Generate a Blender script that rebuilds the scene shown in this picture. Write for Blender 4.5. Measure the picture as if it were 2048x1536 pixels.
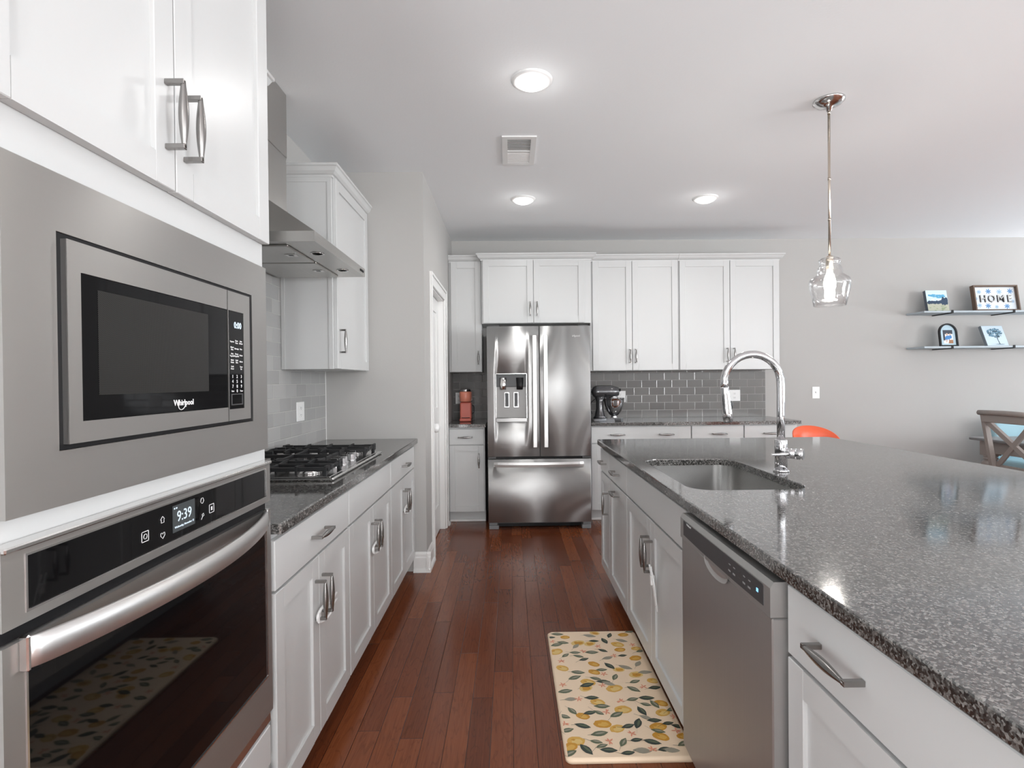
import bpy, bmesh, math, random
from mathutils import Vector, Matrix
for o in list(bpy.data.objects): bpy.data.objects.remove(o)
sc = bpy.context.scene
COL = sc.collection
PI = math.pi
# ------------------------------------------------------------------ camera
F, CX, CY = 1075.3, 1031.7, 770.0
YA, PT, RO, HC = .0107, -.0080, .0098, 1.303
r0 = Vector((math.cos(YA), -math.sin(YA), 0))
fw = Vector((math.sin(YA)*math.cos(PT), math.cos(YA)*math.cos(PT), math.sin(PT)))
u0 = Vector((-math.sin(YA)*math.sin(PT), -math.cos(YA)*math.sin(PT), math.cos(PT)))
RV = math.cos(RO)*r0 - math.sin(RO)*u0
UV = math.sin(RO)*r0 + math.cos(RO)*u0
cam = bpy.data.cameras.new('camera'); co = bpy.data.objects.new('camera', cam); COL.objects.link(co)
cam.sensor_fit = 'HORIZONTAL'; cam.sensor_width = 36.0; cam.lens = F/2048*36.0
cam.shift_x = (1024-CX)/2048; cam.shift_y = (CY-768)/2048
cam.clip_start = .03
co.matrix_world = Matrix(((RV.x, UV.x, -fw.x, 0), (RV.y, UV.y, -fw.y, 0), (RV.z, UV.z, -fw.z, HC), (0, 0, 0, 1)))
sc.camera = co
# ------------------------------------------------------------------ world, exposure, daylight
w = bpy.data.worlds.new('sky'); sc.world = w; w.use_nodes = True
w.node_tree.nodes['Background'].inputs[0].default_value = (.75, .87, 1, 1)
w.node_tree.nodes['Background'].inputs[1].default_value = 1.0
sc.view_settings.view_transform = 'Standard'; sc.view_settings.look = 'None'
sc.view_settings.gamma = 1; sc.view_settings.exposure = 0.10; sc.view_settings.use_curve_mapping = False

def area(name, loc, target, sx, sy, power, col=(1, 1, 1)):
    l = bpy.data.lights.new(name, 'AREA'); l.shape = 'RECTANGLE'; l.size = sx; l.size_y = sy
    l.energy = power; l.color = col
    o = bpy.data.objects.new(name, l); COL.objects.link(o); o.location = loc
    o.rotation_euler = (Vector(target)-Vector(loc)).to_track_quat('-Z', 'Z').to_euler()
    return o
ZC = 2.734
XW, YB, XR, YR = -1.27, 5.51, 7.6, -3.4
# daylight through the rear glazing and the right-hand windows, plus an added fill on the left (just outside the panes' openings)
area('daylight_rear', (.98, YR-.12, 1.35), (.98, YR+1.6, 1.7), .30, 2.5, 80, (.97, .985, 1))
area('daylight_rear', (.20, YR-.12, 1.35), (.20, YR+1.6, 1.7), .13, 2.5, 36, (.97, .985, 1))
area('daylight_rear', (4.6, YR-.12, 2.05), (4.6, YR+1.6, 3.2), 4.6, .85, 140, (.97, .985, 1))
area('daylight_side', (XR+.12, -1.2, 1.45), (XR-.7, -1.2, 2.9), 3.0, 1.9, 510, (.95, .975, 1))
area('daylight_side', (XR+.12, 4.2, 1.45), (XR-.8, 4.2, 2.9), 1.6, 1.9, 120, (.90, .95, 1))
area('fill_left', (XW-.16, -1.7, 1.35), (XW+1.5, -1.55, 2.3), 1.9, 1.7, 120, (.97, .985, 1))  # added fill for the island fronts, behind an invented left window

# ------------------------------------------------------------------ material helpers
def mat(name, col=(.8, .8, .8), rough=.5, metal=0, **k):
    m = bpy.data.materials.new(name); m.use_nodes = True
    b = m.node_tree.nodes['Principled BSDF']
    b.inputs['Base Color'].default_value = (*col, 1); b.inputs['Roughness'].default_value = rough
    b.inputs['Metallic'].default_value = metal
    for kk, v in k.items():
        b.inputs[kk.replace('_', ' ')].default_value = v
    return m
def nt(m): return m.node_tree, m.node_tree.nodes, m.node_tree.links, m.node_tree.nodes['Principled BSDF']
def math_(N, L, op, a, b=None, c=None):
    n = N.new('ShaderNodeMath'); n.operation = op
    for i, v in enumerate((a, b, c)):
        if v is None: continue
        if isinstance(v, (int, float)): n.inputs[i].default_value = v
        else: L.new(v, n.inputs[i])
    return n.outputs[0]
def ramp(N, L, fac, stops):
    r = N.new('ShaderNodeValToRGB')
    while len(r.color_ramp.elements) < len(stops): r.color_ramp.elements.new(.5)
    for e, (p, c) in zip(r.color_ramp.elements, stops):
        e.position = p; e.color = (*c, 1) if len(c) == 3 else c
    L.new(fac, r.inputs[0]); return r.outputs[0]
def mapping(N, L, scale, rot=(0, 0, 0), coord='Position'):
    if coord == 'Position':
        g = N.new('ShaderNodeNewGeometry').outputs['Position']
    else:
        g = N.new('ShaderNodeTexCoord').outputs[coord]
    m = N.new('ShaderNodeMapping'); m.inputs['Scale'].default_value = scale; m.inputs['Rotation'].default_value = rot
    L.new(g, m.inputs['Vector']); return m.outputs[0]
def noise(N, L, vec, scale, detail=2, rough=.5):
    n = N.new('ShaderNodeTexNoise'); n.inputs['Scale'].default_value = scale
    n.inputs['Detail'].default_value = detail; n.inputs['Roughness'].default_value = rough
    if vec is not None: L.new(vec, n.inputs['Vector'])
    return n.outputs['Fac']
def bump(N, L, b, h, strength, dist=.002):
    n = N.new('ShaderNodeBump'); n.inputs['Strength'].default_value = strength; n.inputs['Distance'].default_value = dist
    L.new(h, n.inputs['Height']); L.new(n.outputs[0], b.inputs['Normal'])

def paint(name, col, rough, bs=.02, scale=60):
    m = mat(name, col, rough); T, N, L, b = nt(m)
    v = mapping(N, L, (1, 1, 1)); n = noise(N, L, v, scale, 3)
    bump(N, L, b, n, bs, .003); return m
M_CAB = paint('white_cabinet_paint', (.60, .605, .60), .30, .03, 30)
M_TRIM = paint('white_trim_paint', (.80, .795, .78), .35, .03, 30)
M_WALL = paint('greige_wall_paint', (.46, .45, .435), .85, .10, 90)
M_CEIL = paint('white_ceiling_paint', (.90, .92, .935), .9, .12, 90)
M_PLATE = mat('white_plastic', (.82, .82, .81), .3)
M_BLACK = mat('black_plastic', (.008, .008, .009), .45, 0, Specular_IOR_Level=.25)
M_GLASSMW = mat('black_microwave_glass', (.003, .003, .0035), .04, 0, Specular_IOR_Level=.14)
M_DARK = mat('dark_grey_plastic', (.05, .05, .052), .4)
M_GLASSBLK = mat('black_glass', (.003, .003, .0035), .03, 0, Specular_IOR_Level=.3)
M_IRON = mat('cast_iron', (.012, .012, .013), .5)
M_CHROME = mat('chrome', (.66, .66, .67), .07, 1)
M_NICKEL = mat('brushed_pewter', (.31, .30, .29), .27, 1)
M_INK = mat('white_print', (.75, .75, .75), .6)
M_INKD = mat('dark_print', (.08, .08, .08), .6)
def emis(name, col, s):
    m = mat(name, (0, 0, 0), .4); b = m.node_tree.nodes['Principled BSDF']
    b.inputs['Emission Color'].default_value = (*col, 1); b.inputs['Emission Strength'].default_value = s; return m
M_LENS = emis('lit_lens', (1, .98, .95), 6)
M_BULB = emis('lit_bulb', (1, .97, .9), 40)
M_BLUE = emis('blue_led', (.25, .6, 1), 1.6)
M_DISP = emis('lit_digits', (.75, .88, 1), 1.1)
M_SCREEN = emis('lit_screen', (.55, .62, .66), .10)

def steel(name, base, rough, axis, aniso=.75, rot=0.0, met=1.0):
    """brushed steel; axis = direction the brush lines run"""
    m = mat(name, base, rough, met); T, N, L, b = nt(m)
    s = {'x': (1.2, 240, 240), 'y': (240, 1.2, 240), 'z': (240, 240, 1.2)}[axis]
    v = mapping(N, L, s); n = noise(N, L, v, 1.0, 3, .6)
    rr = N.new('ShaderNodeMapRange'); rr.inputs[3].default_value = rough-.06; rr.inputs[4].default_value = rough+.07
    L.new(n, rr.inputs[0]); L.new(rr.outputs[0], b.inputs['Roughness'])
    v2 = mapping(N, L, (1, 1, 1)); n2 = noise(N, L, v2, 2.2, 1)
    b.inputs['Anisotropic'].default_value = aniso; b.inputs['Anisotropic Rotation'].default_value = rot
    t = N.new('ShaderNodeTangent'); t.direction_type = 'RADIAL'; t.axis = 'Z'; L.new(t.outputs[0], b.inputs['Tangent'])
    add = math_(N, L, 'ADD', math_(N, L, 'MULTIPLY', n, .02), n2)
    bump(N, L, b, add, .10, .004)
    return m
M_STEEL = steel('brushed_steel_fridge', (.48, .48, .475), .37, 'x', 1.0, .25, .88)
M_STEELY = steel('brushed_steel_oven', (.46, .45, .435), .32, 'y', .93, .25, .88)
M_STEELD = steel('brushed_steel_dishwasher', (.42, .415, .405), .38, 'z', .5, 0, .75)
M_STEELH = steel('brushed_steel_hood', (.52, .51, .49), .3, 'y', .5)
M_STEELP = mat('polished_steel', (.72, .71, .70), .16, 1)
M_SINK = mat('satin_sink_steel', (.42, .415, .405), .27, 1)
M_HND = mat('satin_handle_steel', (.66, .65, .64), .38, .95)

def granite():
    m = mat('polished_speckled_granite', (.1, .1, .1), .12); T, N, L, b = nt(m)
    v = mapping(N, L, (1, 1, 1))
    vo = N.new('ShaderNodeTexVoronoi'); vo.inputs['Scale'].default_value = 270; vo.inputs['Randomness'].default_value = 1
    dist = N.new('ShaderNodeVectorMath'); dist.operation = 'ADD'
    nn = N.new('ShaderNodeTexNoise'); nn.inputs['Scale'].default_value = 200; nn.inputs['Detail'].default_value = 3; L.new(v, nn.inputs['Vector'])
    sc_ = N.new('ShaderNodeVectorMath'); sc_.operation = 'SCALE'; sc_.inputs['Scale'].default_value = .003; L.new(nn.outputs['Color'], sc_.inputs[0])
    L.new(v, dist.inputs[0]); L.new(sc_.outputs[0], dist.inputs[1]); L.new(dist.outputs[0], vo.inputs['Vector'])
    sep = N.new('ShaderNodeSeparateColor'); L.new(vo.outputs['Color'], sep.inputs[0])
    n1 = noise(N, L, v, 120, 4, .65)
    f = math_(N, L, 'ADD', math_(N, L, 'MULTIPLY', sep.outputs[0], .55), math_(N, L, 'MULTIPLY', n1, .55))
    c = ramp(N, L, f, [(.0, (.008, .008, .008)), (.40, (.022, .021, .020)), (.54, (.07, .068, .064)), (.68, (.14, .135, .128)), (.88, (.31, .30, .285))])
    L.new(c, b.inputs['Base Color'])
    n3 = noise(N, L, v, 210, 2)
    rr = N.new('ShaderNodeMapRange'); rr.inputs[3].default_value = .05; rr.inputs[4].default_value = .12
    L.new(n1, rr.inputs[0]); L.new(rr.outputs[0], b.inputs['Roughness'])
    bump(N, L, b, n3, .02, .001)
    b.inputs['IOR'].default_value = 2.5
    return m
M_GRAN = granite()

def wood_floor():
    m = mat('cherry_plank_floor', (.1, .04, .02), .25, 0, Specular_IOR_Level=.34); T, N, L, b = nt(m)
    g = N.new('ShaderNodeNewGeometry'); s = N.new('ShaderNodeSeparateXYZ'); L.new(g.outputs['Position'], s.inputs[0])
    W, LN = .083, .95
    xr = math_(N, L, 'DIVIDE', s.outputs[0], W)
    row = math_(N, L, 'FLOOR', xr); fx = math_(N, L, 'FRACT', xr)
    wn = N.new('ShaderNodeTexWhiteNoise'); wn.noise_dimensions = '1D'; L.new(row, wn.inputs['W'])
    yr = math_(N, L, 'ADD', math_(N, L, 'DIVIDE', s.outputs[1], LN), math_(N, L, 'MULTIPLY', wn.outputs['Value'], 9.0))
    cl = math_(N, L, 'FLOOR', yr); fy = math_(N, L, 'FRACT', yr)
    cx = N.new('ShaderNodeCombineXYZ'); L.new(row, cx.inputs[0]); L.new(cl, cx.inputs[1])
    w2 = N.new('ShaderNodeTexWhiteNoise'); w2.noise_dimensions = '2D'; L.new(cx.outputs[0], w2.inputs['Vector'])
    # grain with per-plank offset, long along the plank
    off = N.new('ShaderNodeCombineXYZ'); L.new(math_(N, L, 'MULTIPLY', w2.outputs['Value'], 40), off.inputs[0]); L.new(math_(N, L, 'MULTIPLY', w2.outputs['Value'], 17), off.inputs[1])
    av = N.new('ShaderNodeVectorMath'); av.operation = 'ADD'; L.new(g.outputs['Position'], av.inputs[0]); L.new(off.outputs[0], av.inputs[1])
    mp = N.new('ShaderNodeMapping'); mp.inputs['Scale'].default_value = (11, 1.6, 1); L.new(av.outputs[0], mp.inputs[0])
    n1 = N.new('ShaderNodeTexNoise'); n1.inputs['Scale'].default_value = 1.6; n1.inputs['Detail'].default_value = 3; n1.inputs['Distortion'].default_value = .6; L.new(mp.outputs[0], n1.inputs['Vector'])
    rings = math_(N, L, 'FRACT', math_(N, L, 'MULTIPLY', n1.outputs['Fac'], 9))
    ring = ramp(N, L, rings, [(0, (.35, .35, .35)), (.12, (1, 1, 1)), (.8, (1, 1, 1)), (1, (.35, .35, .35))])
    mp2 = N.new('ShaderNodeMapping'); mp2.inputs['Scale'].default_value = (160, 4, 1); L.new(av.outputs[0], mp2.inputs[0])
    n2 = N.new('ShaderNodeTexNoise'); n2.inputs['Scale'].default_value = 1; n2.inputs['Detail'].default_value = 4; L.new(mp2.outputs[0], n2.inputs['Vector'])
    f = math_(N, L, 'ADD', math_(N, L, 'MULTIPLY', w2.outputs['Value'], .5), math_(N, L, 'MULTIPLY', n2.outputs['Fac'], .5))
    c = ramp(N, L, f, [(.15, (.105, .026, .009)), (.5, (.17, .046, .016)), (.85, (.25, .076, .028))])
    mx = N.new('ShaderNodeMix'); mx.data_type = 'RGBA'; mx.blend_type = 'MULTIPLY'; mx.inputs[0].default_value = .35
    L.new(c, mx.inputs[6]); L.new(ring, mx.inputs[7])
    ga = math_(N, L, 'MINIMUM', math_(N, L, 'MULTIPLY', math_(N, L, 'MINIMUM', fx, math_(N, L, 'SUBTRACT', 1, fx)), W),
               math_(N, L, 'MULTIPLY', math_(N, L, 'MINIMUM', fy, math_(N, L, 'SUBTRACT', 1, fy)), LN))
    gap = math_(N, L, 'GREATER_THAN', ga, .0009)
    m2 = N.new('ShaderNodeMix'); m2.data_type = 'RGBA'; L.new(gap, m2.inputs[0])
    m2.inputs[6].default_value = (.018, .005, .003, 1); L.new(mx.outputs[2], m2.inputs[7])
    L.new(m2.outputs[2], b.inputs['Base Color'])
    rr = N.new('ShaderNodeMapRange'); rr.inputs[3].default_value = .15; rr.inputs[4].default_value = .25
    L.new(n2.outputs['Fac'], rr.inputs[0]); L.new(rr.outputs[0], b.inputs['Roughness'])
    hh = N.new('ShaderNodeMapRange'); hh.inputs[2].default_value = .003; L.new(ga, hh.inputs[0])
    ha = math_(N, L, 'ADD', hh.outputs[0], math_(N, L, 'MULTIPLY', n1.outputs['Fac'], .5))
    bump(N, L, b, ha, .25, .0015)
    return m
M_FLOOR = wood_floor()

def tile(name, axis, c1, c2, oz=.914, ou=0.0):
    m = mat(name, c1, .12); T, N, L, b = nt(m)
    g = N.new('ShaderNodeNewGeometry'); s = N.new('ShaderNodeSeparateXYZ'); L.new(g.outputs['Position'], s.inputs[0])
    u = s.outputs[0] if axis == 'x' else s.outputs[1]
    W, H = .1555, .0762
    zr = math_(N, L, 'DIVIDE', math_(N, L, 'SUBTRACT', s.outputs[2], oz), H)
    row = math_(N, L, 'FLOOR', zr); fz = math_(N, L, 'FRACT', zr)
    par = math_(N, L, 'MODULO', row, 2)
    ur = math_(N, L, 'ADD', math_(N, L, 'DIVIDE', math_(N, L, 'ADD', u, ou+10), W), math_(N, L, 'MULTIPLY', par, .5))
    cl = math_(N, L, 'FLOOR', ur); fu = math_(N, L, 'FRACT', ur)
    ga = math_(N, L, 'MINIMUM', math_(N, L, 'MULTIPLY', math_(N, L, 'MINIMUM', fu, math_(N, L, 'SUBTRACT', 1, fu)), W),
               math_(N, L, 'MULTIPLY', math_(N, L, 'MINIMUM', fz, math_(N, L, 'SUBTRACT', 1, fz)), H))
    fac = math_(N, L, 'GREATER_THAN', ga, .0013)
    cv = N.new('ShaderNodeCombineXYZ'); L.new(row, cv.inputs[0]); L.new(cl, cv.inputs[1])
    wn = N.new('ShaderNodeTexWhiteNoise'); wn.noise_dimensions = '2D'; L.new(cv.outputs[0], wn.inputs['Vector'])
    col = ramp(N, L, wn.outputs['Value'], [(0, c1), (1, c2)])
    m2 = N.new('ShaderNodeMix'); m2.data_type = 'RGBA'; L.new(fac, m2.inputs[0])
    m2.inputs[6].default_value = (.45, .44, .42, 1); L.new(col, m2.inputs[7]); L.new(m2.outputs[2], b.inputs['Base Color'])
    rr = N.new('ShaderNodeMapRange'); rr.inputs[3].default_value = .7; rr.inputs[4].default_value = .10
    L.new(fac, rr.inputs[0]); L.new(rr.outputs[0], b.inputs['Roughness'])
    hh = N.new('ShaderNodeMapRange'); hh.inputs[1].default_value = .0008; hh.inputs[2].default_value = .004; L.new(ga, hh.inputs[0])
    bump(N, L, b, hh.outputs[0], .5, .0015)
    return m
M_TILEL = tile('grey_glass_tile_lit', 'y', (.33, .33, .325), (.41, .407, .40), .914, .03)  # same tile as the back wall; stronger light put into its colour
M_TILEB = tile('grey_glass_tile_dim', 'x', (.155, .15, .145), (.195, .19, .183), .914, .0)  # darker copy of that tile, for the dimmer back wall

def mesh_window():
    m = mat('perforated_microwave_screen', (.03, .03, .03), .3, 0, Specular_IOR_Level=.15); T, N, L, b = nt(m)
    v = mapping(N, L, (1, 1, 1), (0, 0, 0))
    g = N.new('ShaderNodeNewGeometry'); s = N.new('ShaderNodeSeparateXYZ'); L.new(g.outputs['Position'], s.inputs[0])
    P = .0034
    a = math_(N, L, 'SINE', math_(N, L, 'MULTIPLY', s.outputs[1], 2*PI/P)); c = math_(N, L, 'SINE', math_(N, L, 'MULTIPLY', s.outputs[2], 2*PI/P))
    d = math_(N, L, 'MULTIPLY', a, c)
    col = ramp(N, L, d, [(.0, (.014, .014, .013)), (.55, (.028, .027, .026)), (1, (.10, .095, .09))])
    L.new(col, b.inputs['Base Color'])
    return m
M_MESH = mesh_window()

# ------------------------------------------------------------------ mesh builder
class B:
    def __init__(s): s.bm = bmesh.new(); s.mi = 0
    def _tag(s, faces, smooth=False):
        for f in faces:
            f.material_index = s.mi
            if smooth: f.smooth = True
    def box(s, x0, x1, y0, y1, z0, z1, bev=0, seg=1):
        x0, x1 = sorted((x0, x1)); y0, y1 = sorted((y0, y1)); z0, z1 = sorted((z0, z1))
        v = [s.bm.verts.new(p) for p in ((x0, y0, z0), (x1, y0, z0), (x1, y1, z0), (x0, y1, z0), (x0, y0, z1), (x1, y0, z1), (x1, y1, z1), (x0, y1, z1))]
        fs = [s.bm.faces.new([v[i] for i in q]) for q in ((3, 2, 1, 0), (4, 5, 6, 7), (0, 1, 5, 4), (1, 2, 6, 5), (2, 3, 7, 6), (3, 0, 4, 7))]
        if bev > 0:
            bev = min(bev, .45*min(x1-x0, y1-y0, z1-z0))
            es = list({e for f in fs for e in f.edges})
            r = bmesh.ops.bevel(s.bm, geom=es+v, offset=bev, segments=seg, profile=.5, affect='EDGES')
            fs = r['faces'] + [f for f in fs if f.is_valid]
        s._tag(fs); return s
    def prism(s, pts, fn, t0, t1):
        """polygon pts (2D) swept from t0 to t1; fn(a,b,t)->xyz"""
        a = [s.bm.verts.new(fn(p[0], p[1], t0)) for p in pts]; b = [s.bm.verts.new(fn(p[0], p[1], t1)) for p in pts]
        n = len(pts); fs = [s.bm.faces.new(a[::-1]), s.bm.faces.new(b)]
        for i in range(n): fs.append(s.bm.faces.new((a[i], a[(i+1) % n], b[(i+1) % n], b[i])))
        s._tag(fs); return s
    def poly(s, pts):
        f = s.bm.faces.new([s.bm.verts.new(p) for p in pts]); s._tag([f]); return s
    def lathe(s, prof, c=(0, 0, 0), seg=24, axis='z', cap=True, smooth=True):
        rings = []
        for r, h in prof:
            ring = []
            for i in range(seg):
                a = 2*PI*i/seg; p = (r*math.cos(a), r*math.sin(a), h)
                if axis == 'x': p = (h, p[0], p[1])
                if axis == 'y': p = (p[0], h, p[1])
                ring.append(s.bm.verts.new((c[0]+p[0], c[1]+p[1], c[2]+p[2])))
            rings.append(ring)
        fs = []
        for a, b in zip(rings, rings[1:]):
            for i in range(seg): fs.append(s.bm.faces.new((a[i], a[(i+1) % seg], b[(i+1) % seg], b[i])))
        s._tag(fs, smooth)
        if cap:
            cs = []
            if prof[0][0] > 1e-4: cs.append(s.bm.faces.new(rings[0][::-1]))
            if prof[-1][0] > 1e-4: cs.append(s.bm.faces.new(rings[-1]))
            s._tag(cs)
        return s
    def tube(s, pts, rad, seg=12, up=None, flat=1.0, smooth=True):
        """pts list, rad float or list; up fixes the frame; flat squashes along the second axis"""
        pts = [Vector(p) for p in pts]; n = len(pts)
        if not isinstance(rad, (list, tuple)): rad = [rad]*n
        fl = flat if isinstance(flat, (list, tuple)) else [flat]*n
        upv = Vector(up) if up else None; rings = []; prev = None
        for i, p in enumerate(pts):
            t = (pts[min(i+1, n-1)]-pts[max(i-1, 0)]).normalized()
            if upv: a = t.cross(upv).normalized()
            elif prev is None:
                a = t.cross(Vector((0, 0, 1)) if abs(t.z) < .9 else Vector((1, 0, 0))).normalized()
            else: a = (prev - t*prev.dot(t)).normalized()
            prev = a; bb = t.cross(a).normalized()
            rings.append([s.bm.verts.new(p + a*math.cos(2*PI*(k+.5)/seg)*rad[i] + bb*math.sin(2*PI*(k+.5)/seg)*rad[i]*fl[i]) for k in range(seg)])
        fs = []
        for a, b in zip(rings, rings[1:]):
            for k in range(seg): fs.append(s.bm.faces.new((a[k], a[(k+1) % seg], b[(k+1) % seg], b[k])))
        s._tag(fs, smooth); s._tag([s.bm.faces.new(rings[0][::-1]), s.bm.faces.new(rings[-1])]); return s
    def cyl(s, p0, p1, r, seg=16, r2=None): return s.tube([p0, p1], [r, r if r2 is None else r2], seg)

def obj(name, b, mats, parent=None, label=None, smooth_angle=None):
    bmesh.ops.recalc_face_normals(b.bm, faces=b.bm.faces)
    me = bpy.data.meshes.new(name); b.bm.to_mesh(me); b.bm.free()
    for m in (mats if isinstance(mats, (list, tuple)) else [mats]): me.materials.append(m)
    o = bpy.data.objects.new(name, me); COL.objects.link(o)
    if parent is not None:
        o.parent = parent
        r = parent
        while r.parent: r = r.parent
        if not r.get('_local'):
            me.transform(Matrix.Translation(-Vector(r['_o'])))
    if label: o['label'] = label
    return o
def thing(name, label, cat, loc=(0, 0, 0), group=None, local=False, rot=(0, 0, 0)):
    o = bpy.data.objects.new(name, None); COL.objects.link(o); o.location = loc; o.rotation_euler = rot
    o.empty_display_size = .05
    o['label'] = label; o['category'] = cat; o['_o'] = tuple(loc)
    if local: o['_local'] = 1
    if group: o['group'] = group
    return o
def single(name, b, mats, label, cat, group=None):
    o = obj(name, b, mats)
    # put the origin at the thing's base
    me = o.data; xs = [v.co.x for v in me.vertices]; ys = [v.co.y for v in me.vertices]; zs = [v.co.z for v in me.vertices]
    c = Vector(((min(xs)+max(xs))/2, (min(ys)+max(ys))/2, min(zs))); me.transform(Matrix.Translation(-c)); o.location = c
    o['label'] = label; o['category'] = cat
    if group: o['group'] = group
    return o
def struct(name, b, mats, parent=None):
    o = obj(name, b, mats, None)
    if parent is not None: o.parent = parent
    else: o['kind'] = 'structure'
    return o
# coordinate maps for upright faces: (u, d, z) -> world, d = distance out of the face
class Face:
    def __init__(s, ax, val, out): s.ax, s.val, s.out = ax, val, out
    def p(s, u, d, z): return (s.val+s.out*d, u, z) if s.ax == 'x' else (u, s.val+s.out*d, z)
    def box(s, b, u0, u1, d0, d1, z0, z1, bev=0, seg=1):
        p, q = s.p(u0, d0, z0), s.p(u1, d1, z1); return b.box(p[0], q[0], p[1], q[1], p[2], q[2], bev, seg)
    def right(s):  # +1 if increasing u runs to the viewer's right
        return {('x', 1): 1, ('x', -1): -1, ('y', -1): 1, ('y', 1): -1}[(s.ax, s.out)]
def text(name, body, fc, u, z, size, d, material, parent, label=None, sx=1.0, ext=.0003, bold=0.0):
    cu = bpy.data.curves.new(name, 'FONT'); cu.body = body; cu.size = size; cu.align_x = 'CENTER'; cu.align_y = 'CENTER'; cu.extrude = ext; cu.offset = bold
    cu.resolution_u = 2
    t = bpy.data.objects.new(name, cu); COL.objects.link(t)
    bpy.context.view_layer.update()
    me = bpy.data.meshes.new_from_object(t.evaluated_get(bpy.context.evaluated_depsgraph_get()))
    bpy.data.objects.remove(t); bpy.data.curves.remove(cu)
    R = fc.right()
    for v in me.vertices:
        v.co = Vector(fc.p(u+R*v.co.x*sx, d+v.co.z, z+v.co.y))
    me.materials.clear(); me.materials.append(material)
    o = bpy.data.objects.new(name, me); COL.objects.link(o); o.parent = parent
    r = parent
    while r.parent: r = r.parent
    if not r.get('_local'): me.transform(Matrix.Translation(-Vector(r['_o'])))
    if label: o['label'] = label
    return o

def shaker(fc, u0, u1, z0, z1, parent, name='door', rail=.058, t=.020, rec=.009, **k):
    b = B(); bv = .0015
    fc.box(b, u0, u0+rail, -t, 0, z0, z1, bv); fc.box(b, u1-rail, u1, -t, 0, z0, z1, bv)
    fc.box(b, u0+rail, u1-rail, -t, 0, z0, z0+rail, 0); fc.box(b, u0+rail, u1-rail, -t, 0, z1-rail, z1, 0)
    fc.box(b, u0+rail, u1-rail, -t+.002, -rec, z0+rail, z1-rail, 0)
    return obj(name, b, M_CAB, parent, **k)
def slab(fc, u0, u1, z0, z1, parent, name='drawer', t=.020):
    b = B(); fc.box(b, u0, u1, -t, 0, z0, z1, .002); return obj(name, b, M_CAB, parent)
def pull(fc, u, z, vert, parent, L=.128, out=.034, name='handle'):
    b = B(); n = 12; pts = []; rad = []; fl = []
    for i in range(n+1):
        t = i/n*2-1
        pts.append(fc.p(u, out, z+t*L/2) if vert else fc.p(u+t*L/2, out, z))
        k = math.cos(t*PI/2)**1.3
        rad.append(.0040+.0062*k); fl.append(1-.12*k)
    up = fc.p(0, 1, 0); base = fc.p(0, 0, 0); up = [up[i]-base[i] for i in range(3)]
    b.tube(pts, rad, 8, up=up, flat=fl)
    for sgn in (-1, 1):
        e = sgn*(L/2-.002)
        if vert: fc.box(b, u-.0052, u+.0052, 0, out+.003, z+e-.005, z+e+.005, .001)
        else: fc.box(b, u+e-.005, u+e+.005, 0, out+.003, z-.0052, z+.0052, .001)
    return obj(name, b, M_NICKEL, parent)
def plate(b, fc, us, zs, hole, d1, d0, dfun=None):
    """plate with a rectangular hole; us, zs grids; hole=(u0,u1,z0,z1); d1 front, d0 back"""
    V = {}
    def v(i, j, f):
        k = (i, j, f)
        if k not in V:
            d = d0 if f == 0 else d1+(dfun(us[i]) if dfun else 0)
            V[k] = b.bm.verts.new(fc.p(us[i], d, zs[j]))
        return V[k]
    cells = set()
    for i in range(len(us)-1):
        for j in range(len(zs)-1):
            if hole and us[i] >= hole[0]-1e-6 and us[i+1] <= hole[1]+1e-6 and zs[j] >= hole[2]-1e-6 and zs[j+1] <= hole[3]+1e-6: continue
            cells.add((i, j))
    fs = []; sm = []
    for i, j in cells:
        f = b.bm.faces.new((v(i, j, 1), v(i+1, j, 1), v(i+1, j+1, 1), v(i, j+1, 1)))
        if dfun: f.smooth = True
        fs.append(f)
        fs.append(b.bm.faces.new((v(i, j, 0), v(i, j+1, 0), v(i+1, j+1, 0), v(i+1, j, 0))))
        for (di, dj, a, c) in ((-1, 0, (i, j), (i, j+1)), (1, 0, (i+1, j+1), (i+1, j)), (0, -1, (i+1, j), (i, j)), (0, 1, (i, j+1), (i+1, j+1))):
            if (i+di, j+dj) not in cells:
                fs.append(b.bm.faces.new((v(*a, 1), v(*c, 1), v(*c, 0), v(*a, 0))))
    for f in fs: f.material_index = b.mi
    return b

# ================================================================== STRUCTURE
b = B(); b.box(XW-.2, XR+.2, YR-.2, YB+.2, -.12, 0); struct('floor', b, M_FLOOR)
b = B(); b.box(XW-.2, XR+.2, YR-.2, YB+.2, ZC, ZC+.12); struct('ceiling', b, M_CEIL)

b = B(); b.box(XW-.12, XR+.12, YB, YB+.12, 0, ZC); struct('wall_back', b, M_WALL)
PYE, PXC = 3.69, -.583
b = B(); b.box(XW, PXC, PYE, PYE+.11, 0, ZC); struct('wall_pantry_front', b, M_WALL)
DO0, DO1, DOZ = 4.02, 4.76, 2.02
fp = Face('x', PXC, 1)
b = B(); plate(b, fp, [PYE+.11, DO0, DO1, YB], [0, DOZ, ZC], (DO0, DO1, 0, DOZ), 0, -.11); struct('wall_pantry_side', b, M_WALL)
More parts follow.
